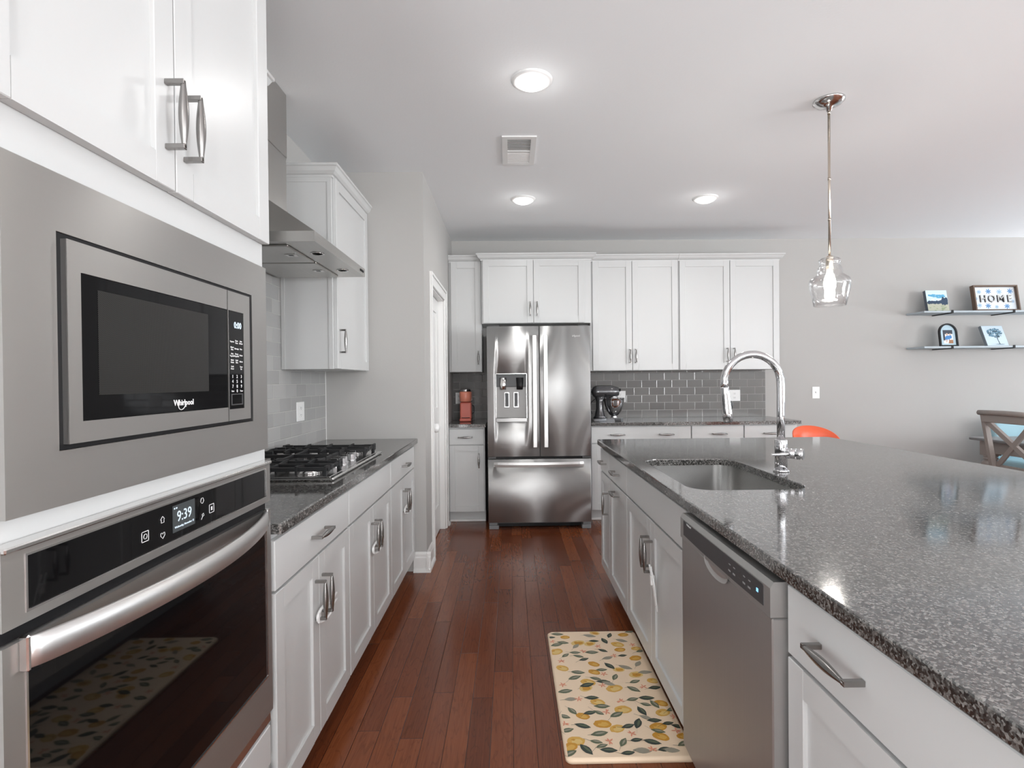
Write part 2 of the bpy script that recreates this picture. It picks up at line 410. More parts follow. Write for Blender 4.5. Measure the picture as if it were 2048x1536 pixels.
# walls with windows behind and to the right of the camera
fr = Face('y', YR, 1)
def windowed(name, fc, us, wins, d=-.12):
    b = B(); U = sorted(set([us[0], us[1]]+[w_[0] for w_ in wins]+[w_[1] for w_ in wins]))
    for i in range(len(U)-1):
        h = [w_ for w_ in wins if U[i] >= w_[0]-1e-6 and U[i+1] <= w_[1]+1e-6]
        if h:
            if h[0][2] > 0: fc.box(b, U[i], U[i+1], d, 0, 0, h[0][2])
            fc.box(b, U[i], U[i+1], d, 0, h[0][3], ZC)
        else: fc.box(b, U[i], U[i+1], d, 0, 0, ZC)
    return struct(name, b, M_WALL)
rw = [(.12, .28, .05, 2.65), (.80, 1.16, .05, 2.65), (2.3, 6.9, 1.62, 2.48)]
sw = [(-2.7, .3, .5, 2.4), (3.4, 5.0, .5, 2.4)]
windowed('wall_rear', fr, (XW-.12, XR+.12), rw)
fs_ = Face('x', XR, -1)
windowed('wall_right', fs_, (YR, YB), sw)
fill_win = [(-2.65, -.75, .5, 2.2)]  # unseen window added so light reaches the island doors
fl0 = Face('x', XW, 1)
windowed('wall_left', fl0, (YR, YB), fill_win)
k = 1
for fc, ws in ((fr, rw), (fs_, sw), (fl0, fill_win)):
    for (a, c, z0, z1) in ws:
        b = B()
        fw_ = min(.05, (c-a)*.12)
        bars = [(a, a+fw_, z0, z1), (c-fw_, c, z0, z1), (a+fw_, c-fw_, z0, z0+.05), (a+fw_, c-fw_, z1-.05, z1)]
        if c-a > 1: bars += [(a+fw_, (a+c)/2-.02, (z0+z1)/2-.015, (z0+z1)/2+.015), ((a+c)/2+.02, c-fw_, (z0+z1)/2-.015, (z0+z1)/2+.015), ((a+c)/2-.02, (a+c)/2+.02, z0+.05, z1-.05)]
        for (p, q, r, s_) in bars:
            fc.box(b, p, q, -.08, -.02, r, s_)
        struct('window_%d' % k, b, M_TRIM); k += 1
# baseboards: (moulded profile swept along the wall)
def baseboard(name, fc, u0, u1, h=.135, shoe=True):
    b = B()
    prof = [(0, 0), (.017, 0), (.017, .018), (.014, .02), (.014, h*.72), (.010, h*.78), (.010, h*.9), (.004, h), (0, h)]
    if shoe: prof = [(0, 0), (.030, 0), (.028, .012), (.018, .022), (.014, .024), (.014, h*.72), (.010, h*.78), (.010, h*.9), (.004, h), (0, h)]
    b.prism(prof, lambda d, z, t: fc.p(t, d, z), u0, u1); return struct(name, b, M_TRIM)
baseboard('baseboard_pantry_front', Face('y', PYE, -1), -.672, PXC+.028)
baseboard('baseboard_pantry_side', fp, PYE-.028, 3.925)
baseboard('baseboard_pantry_far', fp, 4.855, 4.93)
baseboard('baseboard_back', Face('y', YB, -1), 2.66, XR)
baseboard('baseboard_right', fs_, YR, YB)
baseboard('baseboard_rear', fr, XW, XR)
# pantry door and casing
b = B()
def casing_profile(a, c, z0, z1): pass
cw = .09
for (a, c, z0, z1) in ((DO0-cw, DO0, 0, DOZ+cw), (DO1, DO1+cw, 0, DOZ+cw), (DO0, DO1, DOZ, DOZ+cw)):
    fp.box(b, a, c, 0, .016, z0, z1, .003)
fp.box(b, DO0-cw, DO0-cw+.022, .016, .024, 0, DOZ+cw, .003); fp.box(b, DO1+cw-.022, DO1+cw, .016, .024, 0, DOZ+cw, .003)
fp.box(b, DO0-cw+.022, DO1+cw-.022, .016, .024, DOZ+cw-.022, DOZ+cw, .003)
# jamb
fp.box(b, DO0, DO0+.012, -.11, 0, 0, DOZ); fp.box(b, DO1-.012, DO1, -.11, 0, 0, DOZ); fp.box(b, DO0, DO1, -.11, 0, DOZ-.012, DOZ)
struct('trim_1', b, M_TRIM)
b = B()
dd = -.045
fp.box(b, DO0+.014, DO1-.014, dd-.035, dd-.008, .008, DOZ-.014)
for (a, c, z0, z1) in ((DO0+.014, DO0+.125, .008, DOZ-.014), (DO1-.125, DO1-.014, .008, DOZ-.014), (DO0+.125, DO1-.125, .008, .24), (DO0+.125, DO1-.125, .95, 1.08), (DO0+.125, DO1-.125, DOZ-.13, DOZ-.014)):
    fp.box(b, a, c, dd-.03, dd, z0, z1, .002)
dr = struct('door_1', b, M_TRIM)
b = B(); kx = fp.p(0, dd, 0)[0]
b.lathe([(.026, 0), (.026, .006), (.012, .01), (.011, .035)], (kx, DO0+.075, .95), 20, 'x'); b.mi = 1
b.lathe([(.014, .028), (.031, .034), (.036, .055), (.034, .078), (.018, .088), (.012, .088)], (kx, DO0+.075, .95), 20, 'x')
o = obj('door_knob', b, [M_CHROME, M_PLATE]); o.parent = dr; o['label'] = 'white child-proof cover over a chrome door knob'

# ================================================================== BACKSPLASHES
b = B(); b.box(XW+.0005, XW+.008, 1.49, PYE-.001, .914, 1.90)
o = single('tile_backsplash', b, M_TILEL, 'grey subway tile backsplash behind the gas cooktop on the left wall', 'backsplash')
b = B(); b.box(XW+.008, XW+.012, PYE-.004, PYE, .914, 1.38); struct('trim_2', b, M_TRIM)
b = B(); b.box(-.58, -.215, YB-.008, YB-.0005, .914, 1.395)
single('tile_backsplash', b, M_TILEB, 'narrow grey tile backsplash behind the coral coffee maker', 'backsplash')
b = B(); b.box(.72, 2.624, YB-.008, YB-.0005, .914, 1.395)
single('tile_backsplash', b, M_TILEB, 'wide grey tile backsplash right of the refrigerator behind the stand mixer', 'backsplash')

# ================================================================== COUNTERTOPS
def counter(name, x0, x1, y0, y1, label, z0=.884, z1=.914, hole=None, rad=.004, corner=None):
    b = B(); bm = b.bm
    def rrect(x0, x1, y0, y1, r, n=6):
        out = []
        for cx_, cy_, a0 in ((x1-r, y1-r, 0), (x0+r, y1-r, PI/2), (x0+r, y0+r, PI), (x1-r, y0+r, 1.5*PI)):
            for i in range(n+1): a = a0+PI/2*i/n; out.append((cx_+r*math.cos(a), cy_+r*math.sin(a)))
        return out
    loops = [rrect(x0, x1, y0, y1, corner or .006)]
    if hole: loops.append(rrect(*hole, .085, 8))
    es = []
    for lp in loops:
        vs = [bm.verts.new((p[0], p[1], z1)) for p in lp]
        es += [bm.edges.new((vs[i], vs[(i+1) % len(vs)])) for i in range(len(vs))]
    bmesh.ops.triangle_fill(bm, edges=es, use_beauty=True)
    top = list(bm.faces)
    r = bmesh.ops.extrude_face_region(bm, geom=top)
    bmesh.ops.translate(bm, verts=[g for g in r['geom'] if isinstance(g, bmesh.types.BMVert)], vec=(0, 0, z0-z1))
    bmesh.ops.recalc_face_normals(bm, faces=bm.faces)
    edge = [e for e in bm.edges if len(e.link_faces) == 2 and abs(e.verts[0].co.z-z1) < 1e-5 and abs(e.verts[1].co.z-z1) < 1e-5 and e.calc_face_angle() > 1]
    bmesh.ops.bevel(bm, geom=edge, offset=rad, segments=2, profile=.5, affect='EDGES')
    return single(name, b, M_GRAN, label, 'countertop')
counter('granite_countertop', XW+.001, -.637, 1.492, PYE-.001, 'dark speckled granite countertop under the gas cooktop', corner=.004)
counter('granite_countertop', -.579, -.222, 4.87, YB-.009, 'short dark granite countertop under the coral coffee maker')
counter('granite_countertop', .730, 2.655, 4.87, YB-.009, 'dark granite countertop along the back wall under the stand mixer')
counter('granite_countertop', .563, 2.09, .12, 3.515, 'large dark granite island countertop with the sink cut into it', hole=(.637, 1.062, 1.868, 2.600), corner=.03)

# ================================================================== LEFT BASE CABINETS
fL = Face('x', -.657, 1)
def base_carcass(fc, u0, u1, parent, depth=.60, toe=.11, toed=.075, ztop=.884, toem=None, sideL=0, sideR=0):
    b = B(); fc.box(b, u0, u1, -depth, -.0205, toe, ztop, .001); obj('carcass', b, M_CAB, parent)
    b = B(); fc.box(b, u0, u1, -depth+.05, -toed-.02, .0, toe); obj('toe_kick', b, toem or M_CAB, parent)
g = .003
LB = [(1.492, 2.175, 'white base cabinet between the wall oven and the cooktop cabinet', True),
      (2.178, 2.938, 'white base cabinet directly below the gas cooktop', False),
      (2.941, PYE-.002, 'white base cabinet at the far end of the left run against the end wall', True)]
for i, (u0, u1, lab, hd) in enumerate(LB):
    t = thing('base_cabinet', lab, 'cabinet', (-.95, (u0+u1)/2, 0), 'base cabinets of the left run')
    base_carcass(fL, u0, u1, t)
    r1 = u1-g if i < 2 else u1-.03
    d = slab(fL, u0+g, r1, .724, .864, t)
    if hd: pull(fL, (u0+r1)/2, .794, False, d)
    mid = (u0+r1)/2
    d = shaker(fL, u0+g, mid-.0015, .112, .716, t); pull(fL, mid-.035, .577, True, d)
    d = shaker(fL, mid+.0015, r1, .112, .716, t); pull(fL, mid+.030, .577, True, d)

def child_lock(fc, u, z, label, hang=False):
    pt = fc.p(u, .03, z)
    t = thing('cabinet_lock', label, 'child lock', pt, 'white child locks on cabinet handles')
    b = B(); pts = []; n = 20
    if not hang:
        for i in range(n+1):
            a = 2*PI*i/n
            pts.append(fc.p(u+.050*math.cos(a), .018+.008*math.cos(a), z+.025*math.sin(a)))
        b.tube(pts, .0052, 8); obj('strap', b, M_PLATE, t)
        b = B(); fc.box(b, u-.050, u-.030, .010, .016, z-.018, z+.018, .003, 2); obj('slide', b, M_PLATE, t)
        b = B()
        for s_ in (-.010, .012): b.tube([fc.p(u+.035, .016, z+s_), fc.p(u+.075, .020, z+s_+.004), fc.p(u+.105, .024, z+s_+.014)], .0035, 6)
        obj('strap_end', b, M_PLATE, t)
    else:
        for s_, l in ((.0, .16), (-.022, .18)):
            b = B(); b.tube([fc.p(u+s_+.005, .022, z+.035), fc.p(u+s_-.005, .010, z-.04), fc.p(u+s_-.028, .006, z-l*.75)], [.0035, .0035, .003], 6); obj('strap', b, M_PLATE, t)
        b = B(); fc.box(b, u-.014, u+.004, .004, .022, z-.045, z-.005, .004, 2); obj('slide', b, M_PLATE, t)
child_lock(fL, 1.836, .520, 'white child lock around the handles of the left base cabinet nearest the oven')
child_lock(fL, 2.555, .520, 'white child lock around the door handles below the cooktop')
child_lock(fL, 3.310, .520, 'white child lock around the handles at the far end of the left run')

# ================================================================== TALL OVEN CABINET
t = thing('oven_cabinet', 'tall white cabinet tower holding the microwave and the wall oven', 'cabinet', (-.97, 1.09, 0))
fT = Face('x', -.678, 1)
Y0, Y1 = .645, 1.487
b = B()
fT.box(b, Y0, Y0+.02, -.592, -.02, .0, 2.44); fT.box(b, Y1-.018, Y1, -.592, -.02, 0, 2.44)
fT.box(b, Y0, Y1, -.592, -.02, 2.42, 2.44); fT.box(b, Y0, Y1, -.592, -.575, 0, 2.44)
for z in (1.67, 1.105, .40, .11): fT.box(b, Y0+.02, Y1-.018, -.57, -.021, z-.009, z+.009)
obj('carcass', b, M_CAB, t)
b = B()
fT.box(b, Y0, .735, -.02, 0, .11, 2.44); fT.box(b, 1.455, Y1, -.02, 0, .11, 2.44)
for (z0, z1) in ((1.60, 1.70), (1.083, 1.14), (.262, .42), (2.40, 2.44), (.11, .13)): fT.box(b, .735, 1.455, -.02, 0, z0, z1)
obj('face_frame', b, M_CAB, t)
b = B(); fT.box(b, Y0, Y1, -.56, -.08, 0, .11); obj('toe_kick', b, M_CAB, t)
fD = Face('x', -.657, 1)
d = shaker(fD, .665, 1.0725, 1.683, 2.425, t); pull(fD, 1.046, 1.822, True, d)
d = shaker(fD, 1.0765, 1.487, 1.683, 2.425, t); pull(fD, 1.104, 1.820, True, d)
d = slab(fD, .665, 1.46, .125, .258, t)
d2 = slab(fD, .665, 1.455, .275, .380, t, 'panel')
CROWN = [(0, -.005), (.006, -.005), (.008, .006), (.018, .010), (.030, .022), (.040, .042), (.047, .046), (.047, .058), (0, .058)]
def crown(fc, u0, u1, z, parent, retL=None, retR=None, prof=CROWN):
    """front crown with optional side returns; ret = depth of the return"""
    b = B(); n = len(prof); e = prof[-2][0]
    def ring(fn): return [b.bm.verts.new(fn(p)) for p in prof]
    rings = []
    if retL: rings.append(ring(lambda p: fc.p(u0-p[0], -retL, z+p[1])))
    rings.append(ring(lambda p: fc.p(u0-(p[0] if retL else 0), p[0], z+p[1])))
    rings.append(ring(lambda p: fc.p(u1+(p[0] if retR else 0), p[0], z+p[1])))
    if retR: rings.append(ring(lambda p: fc.p(u1+p[0], -retR, z+p[1])))
    for a, c in zip(rings, rings[1:]):
        for i in range(n): b.bm.faces.new((a[i], a[(i+1) % n], c[(i+1) % n], c[i]))
    b.bm.faces.new(rings[0][::-1]); b.bm.faces.new(rings[-1])
    return obj('crown_moulding', b, M_CAB, parent)
crown(fT, Y0, Y1, 2.44, t, .55, .0001)

# ================================================================== MICROWAVE
t = thing('microwave_oven', 'built-in black-windowed microwave with a wide stainless trim frame', 'microwave', (-.9, 1.09, 1.12))
fM = Face('x', -.656, 1)
b = B(); plate(b, fM, [.703, .788, 1.378, 1.459], [1.127, 1.207, 1.527, 1.612], (.788, 1.378, 1.207, 1.527), 0, -.020)
obj('trim_frame', b, M_STEELY, t, 'broad flat stainless frame around the microwave')
b = B(); plate(b, fM, [.789, .802, 1.366, 1.377], [1.208, 1.222, 1.512, 1.526], (.802, 1.366, 1.222, 1.512), -.0015, -.030)
obj('gasket', b, M_BLACK, t, 'black gap strip around the microwave door')
b = B(); fM.box(b, .80, 1.37, -.42, -.016, 1.218, 1.516); obj('housing', b, M_DARK, t)
fm = Face('x', -.648, 1)
b = B(); plate(b, fm, [.797, .822, 1.243], [1.216, 1.248, 1.473, 1.518], (.822, 1.243, 1.248, 1.473), 0, -.022)
do = obj('door', b, M_STEELY, t)
b = B(); fm.box(b, .822, 1.243, -.02, -.001, 1.248, 1.473, .001); obj('window', b, M_GLASSMW, do, 'glossy black glass window border')
b = B(); fm.box(b, .856, 1.165, -.012, -.0004, 1.287, 1.452); obj('screen', b, M_MESH, do, 'grey perforated mesh screen')
text('logo', 'Whirlpool', fm, 1.075, 1.266, .0155, .0, M_INK, do, 'small white maker name', bold=.0004)
b = B()
sw_ = [fm.p(1.069+.013*math.cos(a), .0004, 1.2655+.0125*math.sin(a)*1.0+.004*math.cos(a)) for a in [PI*.75+PI*1.1*i/10 for i in range(11)]]
b.tube(sw_, .0009, 5); obj('logo_ring', b, M_INK, do)
b = B(); plate(b, fm, [1.246, 1.2485, 1.318, 1.349], [1.216, 1.243, 1.473, 1.518], (1.2485, 1.318, 1.243, 1.473), 0, -.022)
cp = obj('control_panel', b, M_STEELY, t)
b = B(); fm.box(b, 1.2485, 1.318, -.02, -.001, 1.243, 1.473, .001); obj('keypad', b, M_GLASSMW, cp)
b = B(); fm.box(b, 1.3492, 1.3495, -.022, -.0015, 1.216, 1.518); obj('seam', b, M_DARK, t)
b = B(); plate(b, fm, [1.257, 1.2605, 1.3065, 1.310], [1.252, 1.2545, 1.2765, 1.279], (1.2605, 1.3065, 1.2545, 1.2765), .0006, -.002); obj('open_button', b, M_DARK, cp)
text('clock_digits', '0:00', fm, 1.290, 1.440, .021, .0, M_DISP, cp, 'blue-white lit digits', bold=.0004, sx=.95)
rows = [(1.401, ['Popcorn', 'Steam\nClean', 'Auto\nDefrost']), (1.385, ['Dinner\nPlate', 'Beverage', 'Pizza']), (1.370, ['Auto\nVegetable', 'Frozen\nVegetable', 'Potato']), (1.355, ['Baked\nPotato', 'Cook\nTime', 'Reheat']), (1.340, ['Cook\nPower', '', 'Timer\nSet'])]
i = 0
for z, ws in rows:
    for c, wd in enumerate(ws):
        if wd: text('key_print', wd, fm, 1.263+c*.0205, z, .0052, .0, M_INK, cp, bold=.00012)
for r, row in enumerate(['123', '456', '789']):
    for c, ch in enumerate(row): text('key_print', ch, fm, 1.264+c*.020, 1.319-r*.0115, .0105, .0, M_INK, cp, bold=.0002)
for c, ch in enumerate(['Start', '0', 'Timer']): text('key_print', ch, fm, 1.264+c*.020, 1.2845+.0005, .0055 if c != 1 else .0105, .0, M_INK, cp, bold=.0001)
def icon_box(b, fc, u, z, s, w_=.0012, d=.0004):
    for (a, c, e, f) in ((-s, s, s-w_, s), (-s, s, -s, -s+w_), (-s, -s+w_, -s, s), (s-w_, s, -s, s)): fc.box(b, u+a, u+c, -.0002, d, z+e, z+f)
# ================================================================== WALL OVEN
t = thing('wall_oven', 'stainless single wall oven with a large black glass door below the microwave', 'oven', (-.9, 1.08, .38))
fO = Face('x', -.655, 1)
b = B(); plate(b, fO, [.694, .731, 1.441, 1.466], [.984, 1.0, 1.074, 1.090], (.731, 1.441, 1.0, 1.074), 0, -.022); cp = obj('control_panel', b, M_STEELY, t)
b = B(); fO.box(b, .694, 1.466, -.022, .006, 1.085, 1.093, .002); obj('top_edge', b, M_STEELP, cp)
b = B(); fO.box(b, .731, 1.441, -.02, -.001, 1.0, 1.074, .001); obj('control_glass', b, M_GLASSBLK, cp)
b = B(); plate(b, fO, [.7285, .7315, 1.4405, 1.4435], [.9975, 1.0005, 1.0735, 1.0765], (.7315, 1.4405, 1.0005, 1.0735), .0012, -.002); obj('bezel', b, M_STEELP, cp)
b = B(); fO.box(b, 1.046, 1.118, -.001, .0002, 1.014, 1.066); sc_o = obj('display', b, M_SCREEN, cp, 'lit grey screen showing the time')
text('clock_digits', '9:39', fO, 1.082, 1.042, .030, .0004, M_DISP, sc_o, 'white lit digits', sx=.95)
text('date_print', 'Wednesday, November 15', fO, 1.082, 1.023, .0058, .0004, M_DISP, sc_o)
b = B(); fO.box(b, 1.049, 1.052, .0002, .0005, 1.059, 1.062); fO.box(b, 1.055, 1.059, .0002, .0005, 1.059, 1.062); obj('status_icon', b, M_DISP, sc_o)
b = B(); icon_box(b, fO, .966, 1.031, .0095); b.tube([fO.p(.966+.0045*math.cos(a), .0004, 1.031+.0045*math.sin(a)) for a in [2*PI*i/12 for i in range(13)]], .0006, 5); obj('light_icon', b, M_INK, cp)
b = B(); icon_box(b, fO, 1.18, 1.031, .0095); fO.box(b, 1.1775, 1.1825, 0, .0005, 1.027, 1.035); obj('cancel_icon', b, M_INK, cp)
def icon_path(name, pts, cp): 
    b = B(); b.tube([fO.p(u, .0004, z) for u, z in pts], .0006, 5); obj(name, b, M_INK, cp)
icon_path('home_icon', [(1.008, 1.049), (1.014, 1.055), (1.020, 1.049), (1.018, 1.049), (1.018, 1.043), (1.010, 1.043), (1.010, 1.049)], cp)
icon_path('heart_icon', [(1.014, 1.013), (1.008, 1.019), (1.0085, 1.024), (1.012, 1.024), (1.014, 1.021), (1.016, 1.024), (1.0195, 1.024), (1.020, 1.019), (1.014, 1.013)], cp)
icon_path('lamp_icon', [(1.142, 1.050), (1.138, 1.055), (1.141, 1.061), (1.147, 1.061), (1.150, 1.055), (1.146, 1.050), (1.142, 1.050)], cp)
icon_path('tool_icon', [(1.140, 1.016), (1.145, 1.022), (1.143, 1.026), (1.148, 1.028), (1.150, 1.023), (1.146, 1.022)], cp)
b = B(); fO.box(b, .71, 1.45, -.55, -.022, .43, 1.088); obj('housing', b, M_DARK, t)
b = B(); fO.box(b, .70, 1.462, -.03, -.012, .955, .986); obj('gap', b, M_BLACK, t)
b = B(); plate(b, fO, [.694, .729, 1.438, 1.466], [.416, .520, .932, .963], (.729, 1.438, .520, .932), 0, -.024); do = obj('door', b, M_STEELY, t)
b = B(); plate(b, fO, [.7265, .7295, 1.4375, 1.4405], [.5175, .5205, .9315, .9345], (.7295, 1.4375, .5205, .9315), .0014, -.003); obj('bezel', b, M_STEELP, do)
b = B(); fO.box(b, .729, 1.438, -.022, -.001, .520, .932); obj('window', b, M_GLASSBLK, do, 'glossy black glass oven window')
# bowed flat-bar handle
b = B(); n = 60; zs = (.924, .968); ring = []
for i in range(n+1):
    s_ = i/n; u = .722+(1.426-.722)*s_; bow = .010+.058*math.sin(PI*s_)**.75
    ring.append([b.bm.verts.new(fO.p(u, d_, z)) for d_, z in ((bow-.010, zs[0]+.004), (bow-.003, zs[0]), (bow+.001, zs[0]+.002), (bow+.0025, (zs[0]+zs[1])/2), (bow+.001, zs[1]-.002), (bow-.003, zs[1]), (bow-.010, zs[1]-.004))])
for a, c in zip(ring, ring[1:]):
    for k_ in range(7):
        f = b.bm.faces.new((a[k_], a[(k_+1) % 7], c[(k_+1) % 7], c[k_])); f.smooth = True
b.bm.faces.new(ring[0][::-1]); b.bm.faces.new(ring[-1])
h = obj('handle', b, M_HND, do, 'brushed steel handle bowed outward')
b = B(); fO.box(b, .717, .7235, -.001, .012, .922, .970, .002); obj('end_cap', b, M_STEELP, h); b = B(); fO.box(b, 1.4245, 1.431, -.001, .012, .922, .970, .002); obj('end_cap', b, M_STEELP, h)
b = B(); fO.box(b, .694, 1.462, -.02, -.004, .386, .414, .002); obj('vent_strip', b, M_STEELP, t)

# ================================================================== UPPER CABINET by the hood, hood, end upper cabinet
t = thing('wall_cabinet', 'white wall cabinet mostly hidden between the oven tower and the range hood', 'cabinet', (-1.1, 1.79, 1.38))
fU = Face('x', -.96, 1)
b = B(); fU.box(b, 1.489, 2.085, -.30, -.0205, 1.375, 2.44); obj('carcass', b, M_CAB, t)
shaker(fU, 1.50, 1.785, 1.378, 2.437, t); shaker(fU, 1.788, 2.082, 1.378, 2.437, t)
crown(fU, 1.60, 2.085, 2.44, t, None, .30)

t = thing('range_hood', 'stainless pyramid range hood with a tall chimney above the cooktop', 'range hood', (-1.02, 2.565, 1.87))
hx0, hx1, hy0, hy1 = XW+.009, -.785, 2.19, 2.945
b = B()
rings = []
for (x1, y0, y1, z) in ((hx1, hy0, hy1, 1.876), (hx1, hy0, hy1, 1.918), (-1.098, 2.43, 2.694, 2.142), (-1.098, 2.43, 2.694, 2.16)):
    rings.append([b.bm.verts.new(p) for p in ((hx0, y0, z), (x1, y0, z), (x1, y1, z), (hx0, y1, z))])
for a, c in zip(rings, rings[1:]):
    for i in range(4): b.bm.faces.new((a[i], a[(i+1) % 4], c[(i+1) % 4], c[i]))
b.bm.faces.new(rings[0]); b.bm.faces.new(rings[-1])
cn = obj('canopy', b, M_STEELH, t)
b = B(); b.box(hx0, -1.101, 2.432, 2.692, 2.15, 2.42, .001); b.box(hx0, -1.098, 2.43, 2.694, 2.42, ZC-.001, .001); obj('chimney', b, M_STEELH, t)
b = B(); fh = Face('x', hx1, 1)
plateu = B()
for (a0, a1) in ((hy0+.05, 2.545), (2.565, hy1-.05+.0)):
    fb = B(); fb.box(hx0+.03, hx1-.13, a0, a1, 1.868, 1.877, .003)
    fl_ = obj('filter', fb, M_STEELP if False else M_STEELH, cn, 'flat steel grease filter')
    fb = B(); fb.box(hx1-.20, hx1-.15, (a0+a1)/2-.02, (a0+a1)/2+.02, 1.865, 1.869, .001); fb.mi = 1; fb.box(hx1-.185, hx1-.165, (a0+a1)/2-.012, (a0+a1)/2+.004, 1.8645, 1.866)
    obj('latch', fb, [M_STEELP, M_BLACK], fl_)
for yy in (2.40, 2.76):
    fb = B(); fb.lathe([(.030, 1.8755), (.030, 1.873), (.024, 1.873), (.022, 1.875)], (hx1-.065, yy, 0), 24); fb.mi = 1; fb.lathe([(.0225, 1.8745), (.001, 1.8745)], (hx1-.065, yy, 0), 24)
    obj('hood_light', fb, [M_STEELP, M_PLATE], cn)
fb = B()
for i in range(5): fb.lathe([(.006, 0), (.006, .003), (.004, .0035)], (hx1, 2.855+i*.013, 1.898), 10, 'x')
obj('buttons', fb, M_BLACK, cn)

t = thing('wall_cabinet', 'white wall cabinet right of the range hood above the cooktop counter', 'cabinet', (-1.1, 3.34, 1.38))
fU = Face('x', -.955, 1)
b = B(); fU.box(b, 2.985, PYE-.001, -.306, -.0205, 1.378, 2.44, .001)
fs2 = Face('y', 2.985, -1)
fs2.box(b, -.9765-.022, -.976, 0, .004, 1.378, 2.44); fs2.box(b, XW+.01, XW+.03, 0, .004, 1.378, 2.44); fs2.box(b, XW+.03, -.999, 0, .004, 2.41, 2.44)
obj('carcass', b, M_CAB, t)
d = shaker(fU, 3.0, 3.655, 1.380, 2.437, t); pull(fU, 3.035, 1.535, True, d)
crown(Face('x', -.975, 1), 2.985, PYE-.002, 2.44, t, .29, None)

# ================================================================== COOKTOP
t = thing('gas_cooktop', 'stainless gas cooktop with black cast-iron grates set in the left counter', 'cooktop', (-.96, 2.53, .914))
cx0, cx1, cy0, cy1 = -1.225, -.70, 2.125, 2.93
b = B(); b.box(cx0, cx1, cy0, cy1, .915, .927, .005, 2); b.box(cx0+.02, cx1-.02, cy0+.02, cy1-.02, .925, .929, .001); obj('tray', b, M_STEELP, t)
burn = [(-1.10, 2.24, .045), (-.84, 2.24, .035), (-1.03, 2.53, .060), (-1.10, 2.82, .035), (-.84, 2.82, .045)]
for bx, by, r in burn:
    b = B(); b.lathe([(r+.016, .929), (r+.014, .937), (r, .939), (r, .945)], (bx, by, 0), 20); b.mi = 1; b.lathe([(r-.003, .945), (r-.003, .951), (r-.010, .953)], (bx, by, 0), 20)
    obj('burner', b, [M_STEELP, M_IRON], t)
def grate(y0, y1, notch=None):
    b = B(); z0, z1 = .950, .966; w_ = .0055
    X0, X1 = cx0+.02, cx1-.03
    front = notch if notch else X1
    b.box(X0, X0+.012, y0, y1, z0, z1, .002); b.box(front-.012, front, y0, y1, z0, z1, .002)
    b.box(X0, front, y0, y0+.012, z0, z1, .002); b.box(X0, front, y1-.012, y1, z0, z1, .002)
    for fx in (.5,):
        xm = X0+(front-X0)*fx; b.box(xm-w_, xm+w_, y0, y1, z0, z1, .002)
    ym = (y0+y1)/2; b.box(X0, front, ym-w_, ym+w_, z0+.001, z1+.001, .002)
    n = 5
    for i in range(n):
        xx = X0+.006+(front-X0-.012)*i/(n-1)
        for (a, c, s_) in ((y0, y0+.075, 1), (y1, y1-.075, -1)):
            # raised, tapering finger
            pr = [(a-.006*s_, z1+.006), (a-.006*s_, z0-.012), (a+.008*s_, z0-.012), (c, z0+.006), (c, z1), (a+.02*s_, z1+.006)]
            b.prism(pr, lambda p, q, tt: (tt, p, q), xx-.0042, xx+.0042)
    for i in range(2):
        yy = y0+(y1-y0)*(i*.5+.25)
        b.box(X0-.004, X0+.05, yy-.004, yy+.004, z0, z1+.006, .001); b.box(front-.05, front+.004, yy-.004, yy+.004, z0, z1+.006, .001)
    for (a, c) in ((X0+.012, y0+.012), (X0+.012, y1-.012), (front-.012, y0+.012), (front-.012, y1-.012)): b.box(a-.008, a+.008, c-.008, c+.008, .929, z0+.002, .002)
    return obj('grate', b, M_IRON, t)
grate(cy0+.015, cy0+.215); grate(cy0+.218, cy1-.213, cx1-.135); grate(cy1-.210, cy1-.015)
for i in range(5):
    kx, ky = cx1-.068+(.0 if i % 2 else -.014), 2.385+i*.070
    b = B(); b.lathe([(.021, .929), (.021, .932), (.017, .935), (.0165, .955), (.014, .958), (.001, .9585)], (kx, ky, 0), 20); b.box(kx-.016, kx+.016, ky-.003, ky+.003, .956, .966, .002); obj('knob', b, M_CHROME, t)

# ================================================================== ISLAND
fI = Face('x', .581, -1)
def isl(u0, u1, lab):
    t = thing('base_cabinet', lab, 'cabinet', (.88, (u0+u1)/2, 0), 'base cabinets of the island')
    return t
t = isl(3.17, 3.47, 'narrow white island cabinet at the far end next to the refrigerator aisle')
base_carcass(fI, 3.172, 3.468, t); d = slab(fI, 3.175, 3.465, .724, .864, t); pull(fI, 3.32, .790, False, d)
d = shaker(fI, 3.175, 3.465, .112, .716, t, rail=.05); pull(fI, 3.207, .560, True, d)
t = isl(2.69, 3.17, 'white island pull-out cabinet with two horizontal handles')
base_carcass(fI, 2.692, 3.170, t); d = slab(fI, 2.695, 3.167, .724, .864, t); pull(fI, 2.935, .790, False, d)
d = shaker(fI, 2.695, 3.167, .112, .716, t); pull(fI, 2.935, .676, False, d)
t = isl(1.80, 2.69, 'wide white island cabinet below the sink with a blank top panel')
b = B()
fI.box(b, 1.778, 1.796, -.60, -.0205, .11, .884); fI.box(b, 2.672, 2.690, -.60, -.0205, .11, .884); fI.box(b, 1.796, 2.672, -.60, -.582, .11, .884); fI.box(b, 1.796, 2.672, -.582, -.0205, .11, .128); fI.box(b, 1.796, 2.672, -.040, -.0205, .128, .884)
obj('carcass', b, M_CAB, t)
b = B(); fI.box(b, 1.778, 2.69, -.55, -.095, 0, .11); obj('toe_kick', b, M_CAB, t)
slab(fI, 1.781, 2.687, .724, .864, t, 'false_front')
d = shaker(fI, 1.781, 2.2325, .112, .716, t); pull(fI, 2.206, .572, True, d)
d = shaker(fI, 2.2355, 2.687, .112, .716, t); pull(fI, 2.264, .576, True, d)
child_lock(fI, 2.17, .515, 'white child lock straps dangling from the handles below the sink', True)
